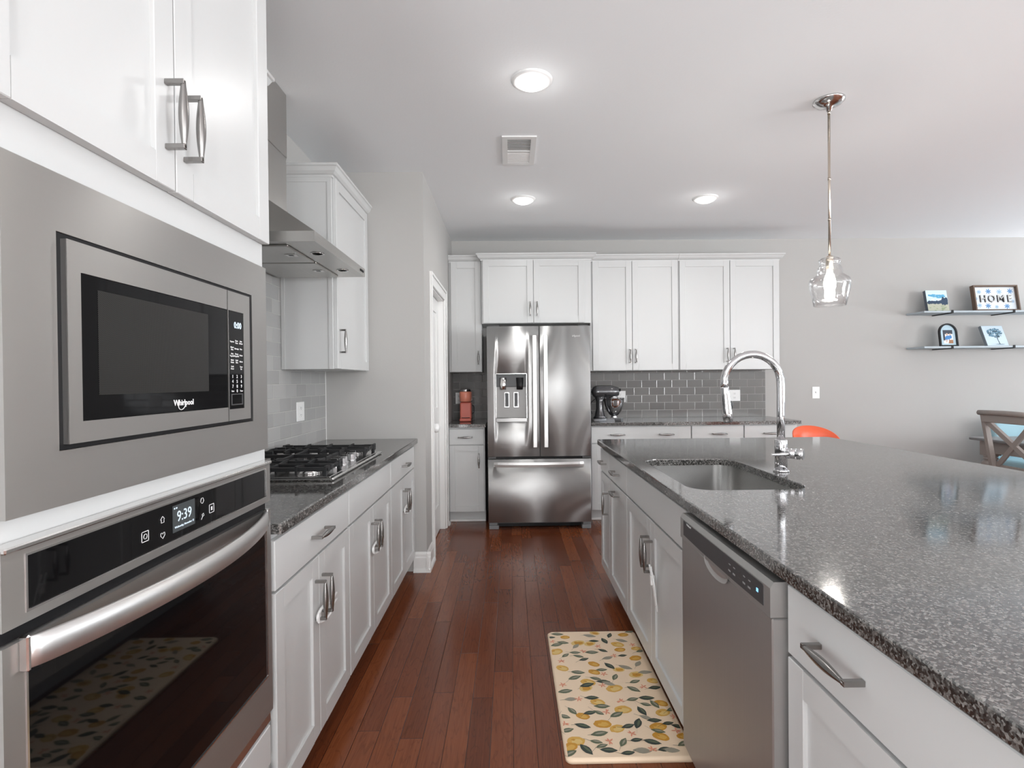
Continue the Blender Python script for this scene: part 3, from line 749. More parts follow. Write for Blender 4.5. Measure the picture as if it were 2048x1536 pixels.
t = isl(.3, 1.125, 'white island cabinet nearest the camera right of the dishwasher')
base_carcass(fI, .25, 1.128, t)
d = slab(fI, .27, 1.125, .724, .868, t); pull(fI, .942, .797, False, d); pull(fI, .45, .797, False, d)
d = shaker(fI, .27, .696, .112, .716, t); d = shaker(fI, .699, 1.125, .112, .716, t)
pull(fI, .665, .577, True, d)
b = B(); b.box(1.20, 1.78, .25, 3.468, 0, .884, .002); b.box(1.78, 1.79, .25, .35, 0, .884); b.box(1.78, 1.79, 3.368, 3.468, 0, .884)
single('island_back_panel', b, M_CAB, 'white panelled seating side of the island under the counter overhang', 'cabinet')

# dishwasher
t = thing('dishwasher', 'stainless dishwasher with a dark top control strip built into the island', 'dishwasher', (.85, 1.44, 0))
fW = Face('x', .5496, -1)
b = B(); fW.box(b, 1.140, 1.735, -.60, -.055, .10, .870); obj('tub', b, M_BLACK, t)
b = B(); fW.box(b, 1.150, 1.725, -.50, -.10, 0, .11); obj('toe_kick', b, M_BLACK, t)
b = B(); fW.box(b, 1.136, 1.739, -.052, -.004, .115, .790, .003); do = obj('door', b, M_STEELD, t)
b = B()
prof = [(-.055, .792), (0, .792), (0, .855), (-.008, .868), (-.055, .868)]
b.prism(prof, lambda d_, z, tt: fW.p(tt, d_, z), 1.136, 1.739); cp = obj('control_panel', b, M_STEELD, do)
b = B(); pr = [(1.166, .806), (1.166, .848), (1.170, .852), (1.706, .852), (1.706, .806), (1.55, .803), (1.32, .803)]
b.prism(pr, lambda u, z, tt: fW.p(u, tt, z), -.001, .0012); obj('control_strip', b, M_DARK, cp, 'dark grey control strip')
# pocket handle: shallow scoop
b = B(); n = 12; outer = []; inner = []
for i in range(n+1):
    a = PI*i/n; outer.append((1.44-.085*math.cos(a), .800-.036*math.sin(a)**.8)); inner.append((1.44-.072*math.cos(a), .800-.024*math.sin(a)**.8))
vo = [b.bm.verts.new(fW.p(u, .0015, z)) for u, z in outer]; vi = [b.bm.verts.new(fW.p(u, -.003, z)) for u, z in inner]
for i in range(n):
    f = b.bm.faces.new((vo[i], vo[i+1], vi[i+1], vi[i])); f.smooth = True
b.bm.faces.new(vi)
obj('pocket_handle', b, M_HND, cp, 'curved recessed grip')
for i in range(6): 
    b = B(); fW.box(b, 1.20+i*.028, 1.213+i*.028, .0012, .0016, .817, .821); fW.box(b, 1.20+i*.028, 1.210+i*.028, .0012, .0016, .834, .8365); obj('button_print', b, M_DARK if i % 3 == 0 else mat('grey_print', (.3, .3, .3), .6), cp)
b = B(); fW.box(b, 1.189, 1.197, .0012, .002, .826, .834); obj('indicator', b, M_BLUE, cp, 'small lit blue indicator')
b = B()
for i in range(9): fW.box(b, 1.62+i*.008, 1.6255+i*.008, .001, .0018, .856, .8595)
text('logo', 'Whirlpool', fW, 1.655, .847, .010, .0012, M_INK, cp)
b.bm.free()

# sink
t = thing('kitchen_sink', 'undermount stainless steel sink in the island counter', 'sink', (.85, 2.234, .66))
b = B(); bm = b.bm
def rr(x0, x1, y0, y1, r, z, n=8):
    out = []
    for cx_, cy_, a0 in ((x1-r, y1-r, 0), (x0+r, y1-r, PI/2), (x0+r, y0+r, PI), (x1-r, y0+r, 1.5*PI)):
        for i in range(n+1): a = a0+PI/2*i/n; out.append(bm.verts.new((cx_+r*math.cos(a), cy_+r*math.sin(a), z)))
    return out
sx0, sx1, sy0, sy1 = .631, 1.068, 1.862, 2.606
L_ = [rr(sx0, sx1, sy0, sy1, .09, .8835), rr(sx0+.004, sx1-.004, sy0+.004, sy1-.004, .09, .72), rr(sx0+.012, sx1-.012, sy0+.012, sy1-.012, .085, .69), rr(sx0+.035, sx1-.035, sy0+.035, sy1-.035, .07, .676)]
for a, c in zip(L_, L_[1:]):
    for i in range(len(a)):
        f = bm.faces.new((a[i], a[(i+1) % len(a)], c[(i+1) % len(a)], c[i])); f.smooth = True
bm.faces.new(L_[-1])
o = obj('bowl', b, M_SINK, t)
b = B(); b.lathe([(.045, .6765), (.045, .680), (.032, .680), (.030, .678), (.001, .678)], (.85, 2.234, 0), 24); obj('drain', b, M_STEELP, t)

# faucet
t = thing('kitchen_faucet', 'tall chrome gooseneck pull-down faucet behind the sink', 'faucet', (1.125, 2.224, .914))
fx, fy = 1.125, 2.224
b = B(); b.lathe([(.031, .914), (.031, .921), (.026, .924)], (fx, fy, 0), 28); b.lathe([(.0245, .922), (.0245, 1.045), (.023, 1.048)], (fx, fy, 0), 28); obj('base', b, M_CHROME, t)
b = B(); R = .118; pts = [(fx, fy, 1.04), (fx, fy, 1.15), (fx, fy, 1.27)]
for i in range(1, 19):
    a = PI*1.06*i/18; pts.append((fx-R+R*math.cos(a), fy, 1.285+R*math.sin(a)))
b.tube(pts, .0158, 18, up=(0, 1, 0)); obj('spout', b, M_CHROME, t)
e = Vector(pts[-1]); dirv = (Vector(pts[-1])-Vector(pts[-2])).normalized()
hp = [e+dirv*k_ for k_ in (-.005, .0, .03, .07, .105, .138)]
b = B(); b.tube(hp, [.0165, .0172, .0178, .0185, .0195, .0198], 18, up=(0, 1, 0)); b.mi = 1; b.tube([hp[-1], hp[-1]+dirv*.004], [.017, .016], 18, up=(0, 1, 0)); sp = obj('spray_head', b, [M_CHROME, M_DARK], t)
b = B(); q = e+dirv*.075; b.tube([q+Vector((.017, 0, .022)), q+Vector((.023, 0, .008)), q+Vector((.021, 0, -.012))], [.003, .0065, .003], 8); obj('spray_button', b, M_DARK, sp)
b = B(); hz = .992; d_ = Vector((.75, -.66, 0)).normalized(); c0 = Vector((fx, fy, hz))
b.tube([c0+d_*.015, c0+d_*.055], .021, 20); b.tube([c0+d_*.055, c0+d_*.058, c0+d_*.082, c0+d_*.085], [.021, .0225, .0225, .020], 20); hb = obj('valve_body', b, M_CHROME, t)
b = B(); l0 = c0+d_*.045; ld = Vector((-.93, -.36, .02)).normalized()
b.tube([l0, l0+ld*.03, l0+ld*.108, l0+ld*.115], [.0065, .006, .005, .003], 10); obj('lever', b, M_CHROME, hb)

# ================================================================== BACK WALL CABINETS
fB = Face('y', 4.903, -1)
def bbase(u0, u1, lab, fronts):
    t = thing('base_cabinet', lab, 'cabinet', ((u0+u1)/2, 5.2, 0), 'base cabinets along the back wall')
    base_carcass(fB, u0, u1, t, .597)
    b = B(); fB.box(b, u0, u1, -.094, -.078, 0, .022, .004); obj('shoe_moulding', b, M_TRIM, t)
    return t
t = bbase(-.572, -.236, 'narrow white base cabinet under the coral coffee maker left of the refrigerator', 1)
d = slab(fB, -.560, -.245, .724, .866, t); pull(fB, -.412, .792, False, d)
d = shaker(fB, -.560, -.245, .112, .716, t, rail=.05); pull(fB, -.290, .577, True, d)
t = bbase(.732, 1.655, 'white base cabinet under the stand mixer with two pulls on its wide drawer', 1)
d = slab(fB, .738, 1.651, .724, .872, t); pull(fB, .975, .80, False, d); pull(fB, 1.425, .80, False, d)
d = shaker(fB, .738, 1.193, .112, .716, t); pull(fB, 1.162, .577, True, d); d = shaker(fB, 1.197, 1.651, .112, .716, t); pull(fB, 1.228, .577, True, d)
t = bbase(1.657, 2.140, 'white single-drawer base cabinet behind the faucet spout on the back wall', 1)
d = slab(fB, 1.661, 2.136, .724, .872, t); pull(fB, 1.91, .80, False, d); d = shaker(fB, 1.661, 2.136, .112, .716, t)
t = bbase(2.142, 2.640, 'white base cabinet at the right end of the back counter', 1)
d = slab(fB, 2.146, 2.620, .724, .872, t); pull(fB, 2.385, .80, False, d); d = shaker(fB, 2.146, 2.620, .112, .716, t)

def bupper(u0, u1, yf, z0, z1, lab, doors, cr=(None, None), dlow=0, cl=None, zt=None):
    t = thing('wall_cabinet', lab, 'cabinet', ((u0+u1)/2, 5.35, z0), 'white wall cabinets along the back wall')
    fc = Face('y', yf, -1)
    b = B(); fc.box(b, u0, u1, -(YB-yf)+.001, -.0205, z0, z1, .001); obj('carcass', b, M_CAB, t)
    for (a, c, hu, hz_) in doors:
        d = shaker(fc, a, c, z0+.004, z1-.004, t)
        pull(fc, hu, hz_, True, d)
    crown(Face('y', yf+.0205, -1), u0, u1, z1, t, *cr)
    return t
bupper(-.581, -.266, 5.164, 1.39, 2.447, 'narrow white wall cabinet above the coral coffee maker', [(-.560, -.270, -.300, 1.525)])
bupper(-.263, .776, 5.085, 1.846, 2.447, 'short wide white wall cabinet above the refrigerator', [(-.250, .227, .197, 1.980), (.231, .712, .262, 1.980)], (.06, .06))
bupper(.778, 1.629, 5.164, 1.39, 2.447, 'white two-door wall cabinet right of the refrigerator above the stand mixer', [(.800, 1.179, 1.156, 1.530), (1.183, 1.624, 1.212, 1.530)])
bupper(1.631, 2.608, 5.164, 1.39, 2.447, 'white two-door wall cabinet at the right end above the back counter', [(1.640, 2.124, 2.094, 1.532), (2.129, 2.604, 2.160, 1.532)], (None, .30))

# ================================================================== REFRIGERATOR
t = thing('refrigerator', 'stainless french-door refrigerator with water dispenser and bottom freezer', 'refrigerator', (.252, 5.05, 0))
fF = Face('y', 4.698, -1)
b = B(); b.box(-.190, .694, 4.775, 5.46, .03, 1.765, .004); obj('body', b, M_DARK, t)
def dome(a, c, h): return lambda u: h*.25*(1-(2*(u-a)/(c-a)-1)**8)+h*(1-(2*(u-a)/(c-a)-1)**2)
def lin(a, c, n): return [a+(c-a)*i/n for i in range(n+1)]
b = B(); hx = (-.126, .146, .943, 1.366)
us = [-.200, -.196]+lin(-.19, hx[0], 3)+lin(hx[0], hx[1], 10)[1:]+lin(hx[1], .247, 4)[1:]+[.251, .254]
plate(b, fF, us, [.640, hx[2], hx[3], 1.778], hx, 0, -.06, dome(-.2, .254, .005))
ld_ = obj('left_door', b, M_STEEL, t)
b = B(); us = [.260, .264]+lin(.27, .694, 16)+[.698, .704]
plate(b, fF, us, [.640, 1.778], None, 0, -.06, dome(.26, .704, .005)); rd_ = obj('right_door', b, M_STEEL, t)
b = B(); us = [-.200, -.196]+lin(-.19, .694, 24)+[.698, .704]
plate(b, fF, us, [.062, .615], None, 0, -.06, dome(-.2, .704, .006)); fd_ = obj('freezer_drawer', b, M_STEEL, t)
b = B(); fF.box(b, -.19, .69, -.07, -.03, .612, .643); fF.box(b, .2535, .2605, -.07, -.02, .64, 1.775); obj('gasket', b, M_BLACK, t)
def vbar(u, parent):
    b = B(); fF.box(b, u-.0175, u+.0175, .046, .058, .722, 1.696, .004, 2)
    for z in (.735, 1.683): fF.box(b, u-.012, u+.012, -.002, .050, z-.012, z+.012, .002)
    obj('handle', b, M_HND, parent, 'flat vertical steel bar handle')
vbar(.2125, ld_); vbar(.308, rd_)
b = B(); n = 24; ring = []
for i in range(n+1):
    s_ = i/n; u = -.146+.782*s_; bow = .020+.040*math.sin(PI*s_)**.7
    ring.append([b.bm.verts.new(fF.p(u, d_, z)) for d_, z in ((bow-.012, .552), (bow, .552), (bow+.003, .573), (bow, .594), (bow-.012, .594))])
for a, c in zip(ring, ring[1:]):
    for k_ in range(5): b.bm.faces.new((a[k_], a[(k_+1) % 5], c[(k_+1) % 5], c[k_]))
b.bm.faces.new(ring[0][::-1]); b.bm.faces.new(ring[-1])
for u in (-.140, .630): fF.box(b, u-.008, u+.008, -.002, .022, .555, .591, .001)
obj('handle', b, M_HND, fd_, 'bowed horizontal steel handle')
for u0, u1 in ((-.196, -.11), (.62, .70)):
    b = B(); fF.box(b, u0, u1, -.10, -.004, .0, .035, .004); fF.box(b, u0 if u0 < 0 else u0+.01, u1-.012 if u0 < 0 else u1, -.10, -.012, .035, .062, .004); obj('foot', b, mat('grey_plastic', (.20, .205, .21), .5), t)
b = B(); fF.box(b, -.11, .62, -.12, -.09, .005, .06); obj('base_grille', b, M_BLACK, t)
for u0, u1 in ((-.198, -.13), (.63, .70)):
    b = B(); fF.box(b, u0, u1, -.075, -.012, .619, .637, .002); obj('hinge', b, mat('hinge_grey', (.1, .1, .1), .5), t)
for u0, u1 in ((-.19, -.09), (.60, .69)):
    b = B(); fF.box(b, u0, u1, -.15, -.02, 1.766, 1.79, .004); obj('hinge_cover', b, M_DARK, t)
# dispenser
b = B(); dep = -.050
fF.box(b, hx[0], hx[1], -.0595, dep-.002, hx[2], hx[3])
b.mi = 1
fF.box(b, hx[0], hx[0]+.004, dep-.002, .005, hx[2], hx[3]); fF.box(b, hx[1]-.004, hx[1], dep-.002, .005, hx[2], hx[3]); fF.box(b, hx[0], hx[1], dep-.002, .005, hx[3]-.004, hx[3])
ds = obj('dispenser', b, [mat('dispenser_back', (.20, .195, .19), .4, .6), M_STEELP], ld_)
b = B(); fF.box(b, hx[0], hx[1], dep, .010, hx[2], hx[2]+.034, .003); obj('drip_tray', b, M_STEEL, ds)
b = B(); fF.box(b, hx[0]+.004, hx[1]-.004, dep, -.018, 1.25, hx[3]-.004, .004); obj('control_housing', b, M_DARK, ds, 'dark housing with spouts')
for u in (-.062, .085):
    b = B(); b.lathe([(.026, 1.225), (.03, 1.26), (.034, 1.33)], (u, 4.698+.024, 0), 16); obj('spout', b, M_BLACK if u > 0 else M_STEELP, ds)
    uu = -.028 if u < 0 else .054
    b = B(); plate(b, fF, [uu-.022, uu-.018, uu+.014, uu+.018], [1.07, 1.075, 1.195, 1.20], (uu-.018, uu+.014, 1.075, 1.195), dep+.008, dep-.002); b.mi = 1; fF.box(b, uu-.018, uu+.014, dep, dep+.003, 1.075, 1.195); obj('paddle', b, [M_STEELP, M_DARK], ds)
text('logo', 'Whirlpool', fF, .560, 1.690, .026, .0055, M_INK, rd_, 'small bright maker name')

# ================================================================== COUNTER OBJECTS
# stand mixer, seen from its side, facing right
t = thing('stand_mixer', 'dark metallic stand mixer with a steel bowl beside the refrigerator', 'stand mixer', (.915, 5.10, .914))
M_MIX = mat('metallic_charcoal_enamel', (.10, .10, .105), .22, .6, Coat_Weight=.6)
mx, my = .78, 5.10
b = B()  # base foot
b.prism([(mx, -.095), (mx+.05, -.105), (mx+.12, -.06), (mx+.20, -.055), (mx+.255, -.075), (mx+.285, -.04), (mx+.285, .04), (mx+.255, .075), (mx+.20, .055), (mx+.12, .06), (mx+.05, .105), (mx, .095)], lambda a, c, tt: (a, my+c, tt), .916, .940)
obj('base', b, M_MIX, t)
b = B(); rings = []
for z, x0, x1, hw in ((.938, mx+.005, mx+.145, .075), (.965, mx+.02, mx+.120, .055), (1.03, mx+.035, mx+.105, .045), (1.10, mx+.035, mx+.105, .045), (1.145, mx+.02, mx+.13, .05)):
    rings.append([b.bm.verts.new(p) for p in [((x0+x1)/2+(x1-x0)/2*math.cos(a), my+hw*math.sin(a), z) for a in [2*PI*i/20 for i in range(20)]]])
for a, c in zip(rings, rings[1:]):
    for i in range(20): f = b.bm.faces.new((a[i], a[(i+1) % 20], c[(i+1) % 20], c[i])); f.smooth = True
b.bm.faces.new(rings[0][::-1]); b.bm.faces.new(rings[-1]); obj('pedestal', b, M_MIX, t)
b = B(); pts = []; rad = []
for i in range(17):
    s_ = i/16; xx = mx-.012+.262*s_
    r_ = .060*min(1, math.sqrt(max(0, 1-(1-min(1, s_/.22))**2))) if s_ < .22 else (.060 if s_ < .7 else .060-.022*((s_-.7)/.3)**1.6)
    pts.append((xx, my, 1.190)); rad.append(max(r_, .004))
b.tube(pts, rad, 24, up=(0, 1, 0), flat=1.05); hd = obj('motor_head', b, M_MIX, t)
b = B(); b.tube([(mx+.06, my, 1.172), (mx+.235, my, 1.172)], .0595, 24, up=(0, 1, 0), flat=.25); obj('trim_band', b, M_CHROME, hd, 'bright chrome trim band')
b = B(); b.lathe([(.014, 0), (.014, .022), (.010, .026)], (mx+.245, my, 1.205), 14, 'x'); obj('hub_knob', b, M_BLACK, hd)
b = B(); b.lathe([(.038, 1.128), (.038, 1.142), (.030, 1.15)], (mx+.205, my, 0), 24); obj('planetary', b, M_CHROME, hd)
b = B(); b.tube([(mx+.11, my-.058, 1.160), (mx+.13, my-.066, 1.160)], .006, 8); obj('speed_lever', b, M_BLACK, hd)
b = B(); prof = [(.032, .945), (.032, .953), (.024, .960), (.045, .972), (.075, 1.01), (.095, 1.06), (.102, 1.10), (.104, 1.128), (.107, 1.130), (.102, 1.130), (.097, 1.10), (.07, 1.01), (.03, .975)]
b.lathe([(r_*.95, z) for r_, z in prof], (mx+.205, my, 0), 32, cap=False); obj('bowl', b, M_CHROME, t, 'polished steel mixing bowl')
b = B(); b.tube([(mx+.03, my+.03, 1.12), (mx-.0, my+.07, 1.09), (mx-.012, my+.08, 1.03), (mx+.01, my+.09, .975)], .0035, 6); obj('power_cord', b, M_BLACK, t)
# coffee maker
t = thing('coffee_maker', 'slim coral-pink pod coffee maker on the short counter left of the refrigerator', 'coffee maker', (-.432, 5.25, .914))
M_COR = mat('coral_plastic', (.72, .17, .12), .35); M_COR2 = mat('pale_coral_plastic', (.80, .28, .19), .32)
kx, ky = -.432, 5.20
b = B(); b.box(kx-.055, kx+.055, ky-.005, ky+.155, .916, 1.10, .012, 3); b.box(kx-.055, kx+.055, ky-.06, ky+.155, .916, .948, .010, 3); obj('body', b, M_COR, t)
b = B(); b.lathe([(.050, 1.105), (.056, 1.11), (.058, 1.15), (.058, 1.195), (.055, 1.200)], (kx, ky, 0), 28); b.box(kx-.056, kx+.056, ky, ky+.15, 1.105, 1.198, .012, 3); hd = obj('brew_head', b, M_COR2, t, 'lighter coral brewing head')
b = B(); b.lathe([(.050, 1.199), (.052, 1.21), (.050, 1.222), (.040, 1.228), (.001, 1.229)], (kx, ky, 0), 28); obj('lid', b, M_CHROME, hd)
b = B(); b.lathe([(.040, .9485), (.040, .952), (.036, .953)], (kx, ky-.012, 0), 20); obj('cup_tray', b, M_DARK, t)
b = B(); b.tube([(kx+.054, ky+.12, .98), (kx+.075, ky+.13, 1.0), (kx+.072, ky+.13, 1.05), (kx+.055, ky+.13, 1.07)], .0035, 6); obj('power_cord', b, M_BLACK, t)

def outlet(fc, u, z, lab, w_=.072, h_=.115, kind='outlet'):
    t = thing('wall_outlet' if kind == 'outlet' else 'light_switch', lab, 'outlet' if kind == 'outlet' else 'switch', fc.p(u, 0, z-h_/2))
    b = B(); fc.box(b, u-w_/2, u+w_/2, 0, .006, z-h_/2, z+h_/2, .002); obj('plate', b, M_PLATE, t)
    if kind == 'outlet':
        for s_ in (-.021, .021):
            b = B(); fc.box(b, u-.016, u+.016, .006, .0085, z+s_-.014, z+s_+.014, .003); b.mi = 1
            fc.box(b, u-.008, u-.0055, .0085, .0088, z+s_-.004, z+s_+.006); fc.box(b, u+.0055, u+.008, .0085, .0088, z+s_-.004, z+s_+.006); fc.box(b, u-.002, u+.002, .0085, .0088, z+s_-.010, z+s_-.006)
            obj('socket', b, [M_PLATE, M_DARK], t)
    else:
        b = B(); fc.box(b, u-.006, u+.006, .006, .016, z-.004, z+.012, .002); obj('toggle', b, M_PLATE, t)
outlet(Face('x', XW+.008, 1), 3.235, 1.131, 'white outlet on the left wall tiles below the wall cabinet', .115)
fbk = Face('y', YB-.008, -1)
outlet(fbk, -.522, 1.13, 'white outlet on the tiles beside the coral coffee maker')
outlet(fbk, 1.125, 1.13, 'white outlet on the tiles behind the stand mixer bowl', .115)
outlet(fbk, 2.305, 1.13, 'white outlet on the tiles inside the arch of the faucet', .115)
outlet(Face('y', YB, -1), 3.15, 1.150, 'white light switch on the bare wall below the pendant lamp', .076, .12, 'switch')

# ================================================================== CEILING FIXTURES
def can(x, y, lab, light=18):
    t = thing('recessed_light', lab, 'ceiling light', (x, y, ZC), 'round white ceiling lights')
    b = B(); b.lathe([(.098, ZC-.0005), (.097, ZC-.007), (.088, ZC-.012), (.076, ZC-.0135), (.074, ZC-.006)], (x, y, 0), 40, cap=False); obj('trim_ring', b, M_PLATE, t)
    b = B(); b.lathe([(.0755, ZC-.011), (.068, ZC-.021), (.050, ZC-.030), (.025, ZC-.036), (.001, ZC-.038)], (x, y, 0), 32); obj('lens', b, M_LENS, t, 'glowing domed white lens')
    l = bpy.data.lights.new('can_light', 'SPOT'); l.energy = light*.32; l.shadow_soft_size = .07; l.spot_size = math.radians(165); l.spot_blend = .6; l.color = (1, .985, .965)
    lo = bpy.data.objects.new('can_light', l); COL.objects.link(lo); lo.location = (x, y, ZC-.06)
    l = bpy.data.lights.new('lens_glow', 'POINT'); l.energy = .4; l.shadow_soft_size = .05; l.color = (1, .985, .965)
    lo = bpy.data.objects.new('lens_glow', l); COL.objects.link(lo); lo.location = (x, y, ZC-.13)
can(.118, 2.57, 'round lit ceiling light nearest the camera above the aisle', 34)
can(.118, 4.25, 'round lit ceiling light in front of the refrigerator beyond the vent', 30)
can(1.560, 4.25, 'round lit ceiling light at the right near the pendant lamp rod', 30)
can(.118, -.9, 'added unseen ceiling light above the aisle behind the camera', 40)  # this fixture and the next are added out of view for their light
can(1.560, -.9, 'added unseen ceiling light behind the camera to the right', 40)
# vent
t = thing('ceiling_vent', 'white square louvred air vent in the ceiling', 'vent', (.068, 3.355, ZC))
b = B(); x0, x1, y0, y1 = -.034, .170, 3.15, 3.56
fcz = lambda u, d_, v: (u, v, ZC-d_)
for (a, c, e, f) in ((x0, x1, y0, y0+.035), (x0, x1, y1-.035, y1), (x0, x0+.032, y0+.035, y1-.035), (x1-.032, x1, y0+.035, y1-.035), (x0+.032, x1-.032, 3.345, 3.360)): b.box(a, c, e, f, ZC-.008, ZC-.0005)
obj('frame', b, M_PLATE, t)
b = B(); b.box(x0+.03, x1-.03, y0+.03, y1-.03, ZC-.002, ZC-.0006); obj('duct', b, mat('duct_grey', (.5, .5, .5), .8), t)
b = B()
for i in range(20):
    yy = y0+.045+i*.0165
    if abs(yy-3.352) < .012: continue
    s_ = -1 if yy < 3.35 else 1
    b.prism([(yy-.001, ZC-.0015), (yy+.001, ZC-.0015), (yy+s_*.008+.001, ZC-.0075), (yy+s_*.008-.001, ZC-.0075)], lambda p, q, tt: (tt, p, q), x0+.03, x1-.03)
o = obj('louvres', b, M_PLATE, t)
# pendant
px, py = 1.660, 2.77
t = thing('pendant_lamp', 'pendant lamp with a clear glass jug shade on a long rod over the island', 'pendant lamp', (px, py, ZC))
M_ROD = mat('satin_nickel_rod', (.62, .55, .47), .22, 1)
b = B(); b.lathe([(.075, ZC-.001), (.075, ZC-.008), (.066, ZC-.014), (.060, ZC-.022), (.040, ZC-.030), (.015, ZC-.036), (.012, ZC-.055), (.007, ZC-.056)], (px, py, 0), 32); obj('canopy', b, M_STEELP, t)
b = B(); b.cyl((px, py, ZC-.05), (px, py, 1.925), .0062, 12)
for z in (ZC-.065, 2.33, 2.12): b.cyl((px, py, z-.006), (px, py, z+.006), .0075, 12)
obj('rod', b, M_ROD, t)
b = B(); b.lathe([(.008, 1.935), (.016, 1.93), (.018, 1.905), (.018, 1.865), (.015, 1.86)], (px, py, 0), 20); obj('socket', b, M_ROD, t)
glass = mat('clear_glass', (1, 1, 1), .0, 0, Transmission_Weight=1.0, IOR=1.45)
T, N, L, bs = nt(glass)
# let lamp light leave the shade without caustics: thin clear glass mixed with transparency by viewing angle
tr = N.new('ShaderNodeBsdfTransparent'); gl = N.new('ShaderNodeBsdfGlossy'); gl.inputs['Roughness'].default_value = .03
lw = N.new('ShaderNodeLayerWeight'); lw.inputs['Blend'].default_value = .25
mm = N.new('ShaderNodeMixShader'); L.new(math_(N, L, 'MULTIPLY', lw.outputs['Facing'], .75), mm.inputs[0]); L.new(tr.outputs[0], mm.inputs[1]); L.new(gl.outputs[0], mm.inputs[2])
L.new(mm.outputs[0], N['Material Output'].inputs['Surface'])
gp = [(.018, 1.915), (.040, 1.921), (.052, 1.912), (.050, 1.895), (.046, 1.885), (.054, 1.873), (.060, 1.855), (.058, 1.838), (.075, 1.826), (.092, 1.812), (.098, 1.796), (.096, 1.775), (.086, 1.728), (.075, 1.675)]
b = B(); b.lathe(gp+[(r_-.0022, z) for r_, z in gp[::-1]], (px, py, 0), 48, cap=False); obj('glass_shade', b, glass, t, 'clear glass jug-shaped shade')
b = B(); b.lathe([(.012, 1.862), (.014, 1.845), (.025, 1.815), (.029, 1.790), (.025, 1.765), (.012, 1.748), (.001, 1.745)], (px, py, 0), 24); obj('bulb', b, M_BULB, t, 'glowing white bulb')
l = bpy.data.lights.new('pendant_light', 'POINT'); l.energy = 8; l.shadow_soft_size = .04; l.color = (1, .95, .88)
lo = bpy.data.objects.new('pendant_light', l); COL.objects.link(lo); lo.location = (px, py, 1.72)

# ================================================================== SHELVES AND DECOR
M_SHELF = paint('blue_grey_shelf', (.42, .48, .52), .5, .03, 40)
for zt, lab in ((1.952, 'upper blue-grey floating shelf on the right of the back wall'), (1.602, 'lower blue-grey floating shelf on the right of the back wall')):
    t = thing('wall_shelf', lab, 'shelf', (5.1, 5.39, zt-.03), 'floating shelves')
    b = B(); b.box(4.092, 6.0, 5.265, YB-.001, zt-.018, zt, .002); obj('board', b, M_SHELF, t)
    for x in (4.37, 4.985, 5.60):
        b = B(); b.box(x-.010, x+.010, 5.262, YB-.001, zt-.026, zt-.018); b.box(x-.010, x+.010, 5.259, 5.2645, zt-.022, zt+.006); obj('bracket', b, M_BLACK, t)
def C(name, c, r=.6): return mat(name, c, r)
def disc(b, cx_, cz_, rx, rz, y, n=14, jag=0, rnd=None, rot=0):
    pts = []
    for i in range(n):
        a = 2*PI*i/n; k_ = 1+(rnd.uniform(-jag, jag) if rnd else 0)
        u, v = rx*k_*math.cos(a), rz*k_*math.sin(a)
        pts.append((cx_+u*math.cos(rot)-v*math.sin(rot), y, cz_+u*math.sin(rot)+v*math.cos(rot)))
    b.poly(pts)
rnd = random.Random(5)
def canvas(name, x, z, w_, h_, lean, lab, cat, dep=.03, y=5.33, rz=0):
    return thing(name, lab, cat, (x, y, z), None, True, (-lean, 0, rz))
# landscape canvas
t = canvas('canvas_print', 4.292, 1.953, .212, .222, .20, 'small canvas print of blue sky over a dark treeline on the upper shelf', 'picture')
b = B(); b.box(-.106, .106, 0, .035, 0, .222, .001); obj('canvas', b, C('canvas_side', (.09, .11, .14)), t)
b = B(); cols = [C('paint_sky', (.62, .80, .86)), C('paint_blue', (.10, .38, .60)), C('paint_white', (.74, .80, .82)), C('paint_navy', (.018, .045, .09)), C('paint_field', (.45, .46, .36)), C('paint_grass', (.30, .36, .22))]
b.mi = 0; b.box(-.106, .106, -.0008, 0, .10, .222)
b.mi = 4; b.box(-.106, .106, -.0008, 0, 0, .10)
b.mi = 1
for i in range(16): disc(b, rnd.uniform(-.07, .07), rnd.uniform(.145, .175), rnd.uniform(.015, .03), rnd.uniform(.006, .012), -.001-i*.00001, 9, .3, rnd)
b.mi = 2
for i in range(8): disc(b, rnd.uniform(-.08, .04), rnd.uniform(.115, .135), rnd.uniform(.015, .025), .008, -.0013-i*.00001, 9, .3, rnd)
b.mi = 3
for i in range(26):
    xx = -.10+.2*i/25; hh = .104+(.022 if xx > .03 else .006)*abs(math.sin(i*.7)); disc(b, max(-.088, min(.088, xx)), hh-.012, .016, .016+(.022 if xx > .045 else 0), -.0015-i*.00001, 9, .25, rnd)
b.mi = 5
for i in range(14): disc(b, rnd.uniform(-.09, .09), rnd.uniform(.01, .06), .012, .005, -.0019-i*.00001, 8, .4, rnd)
obj('painting', b, cols, t)
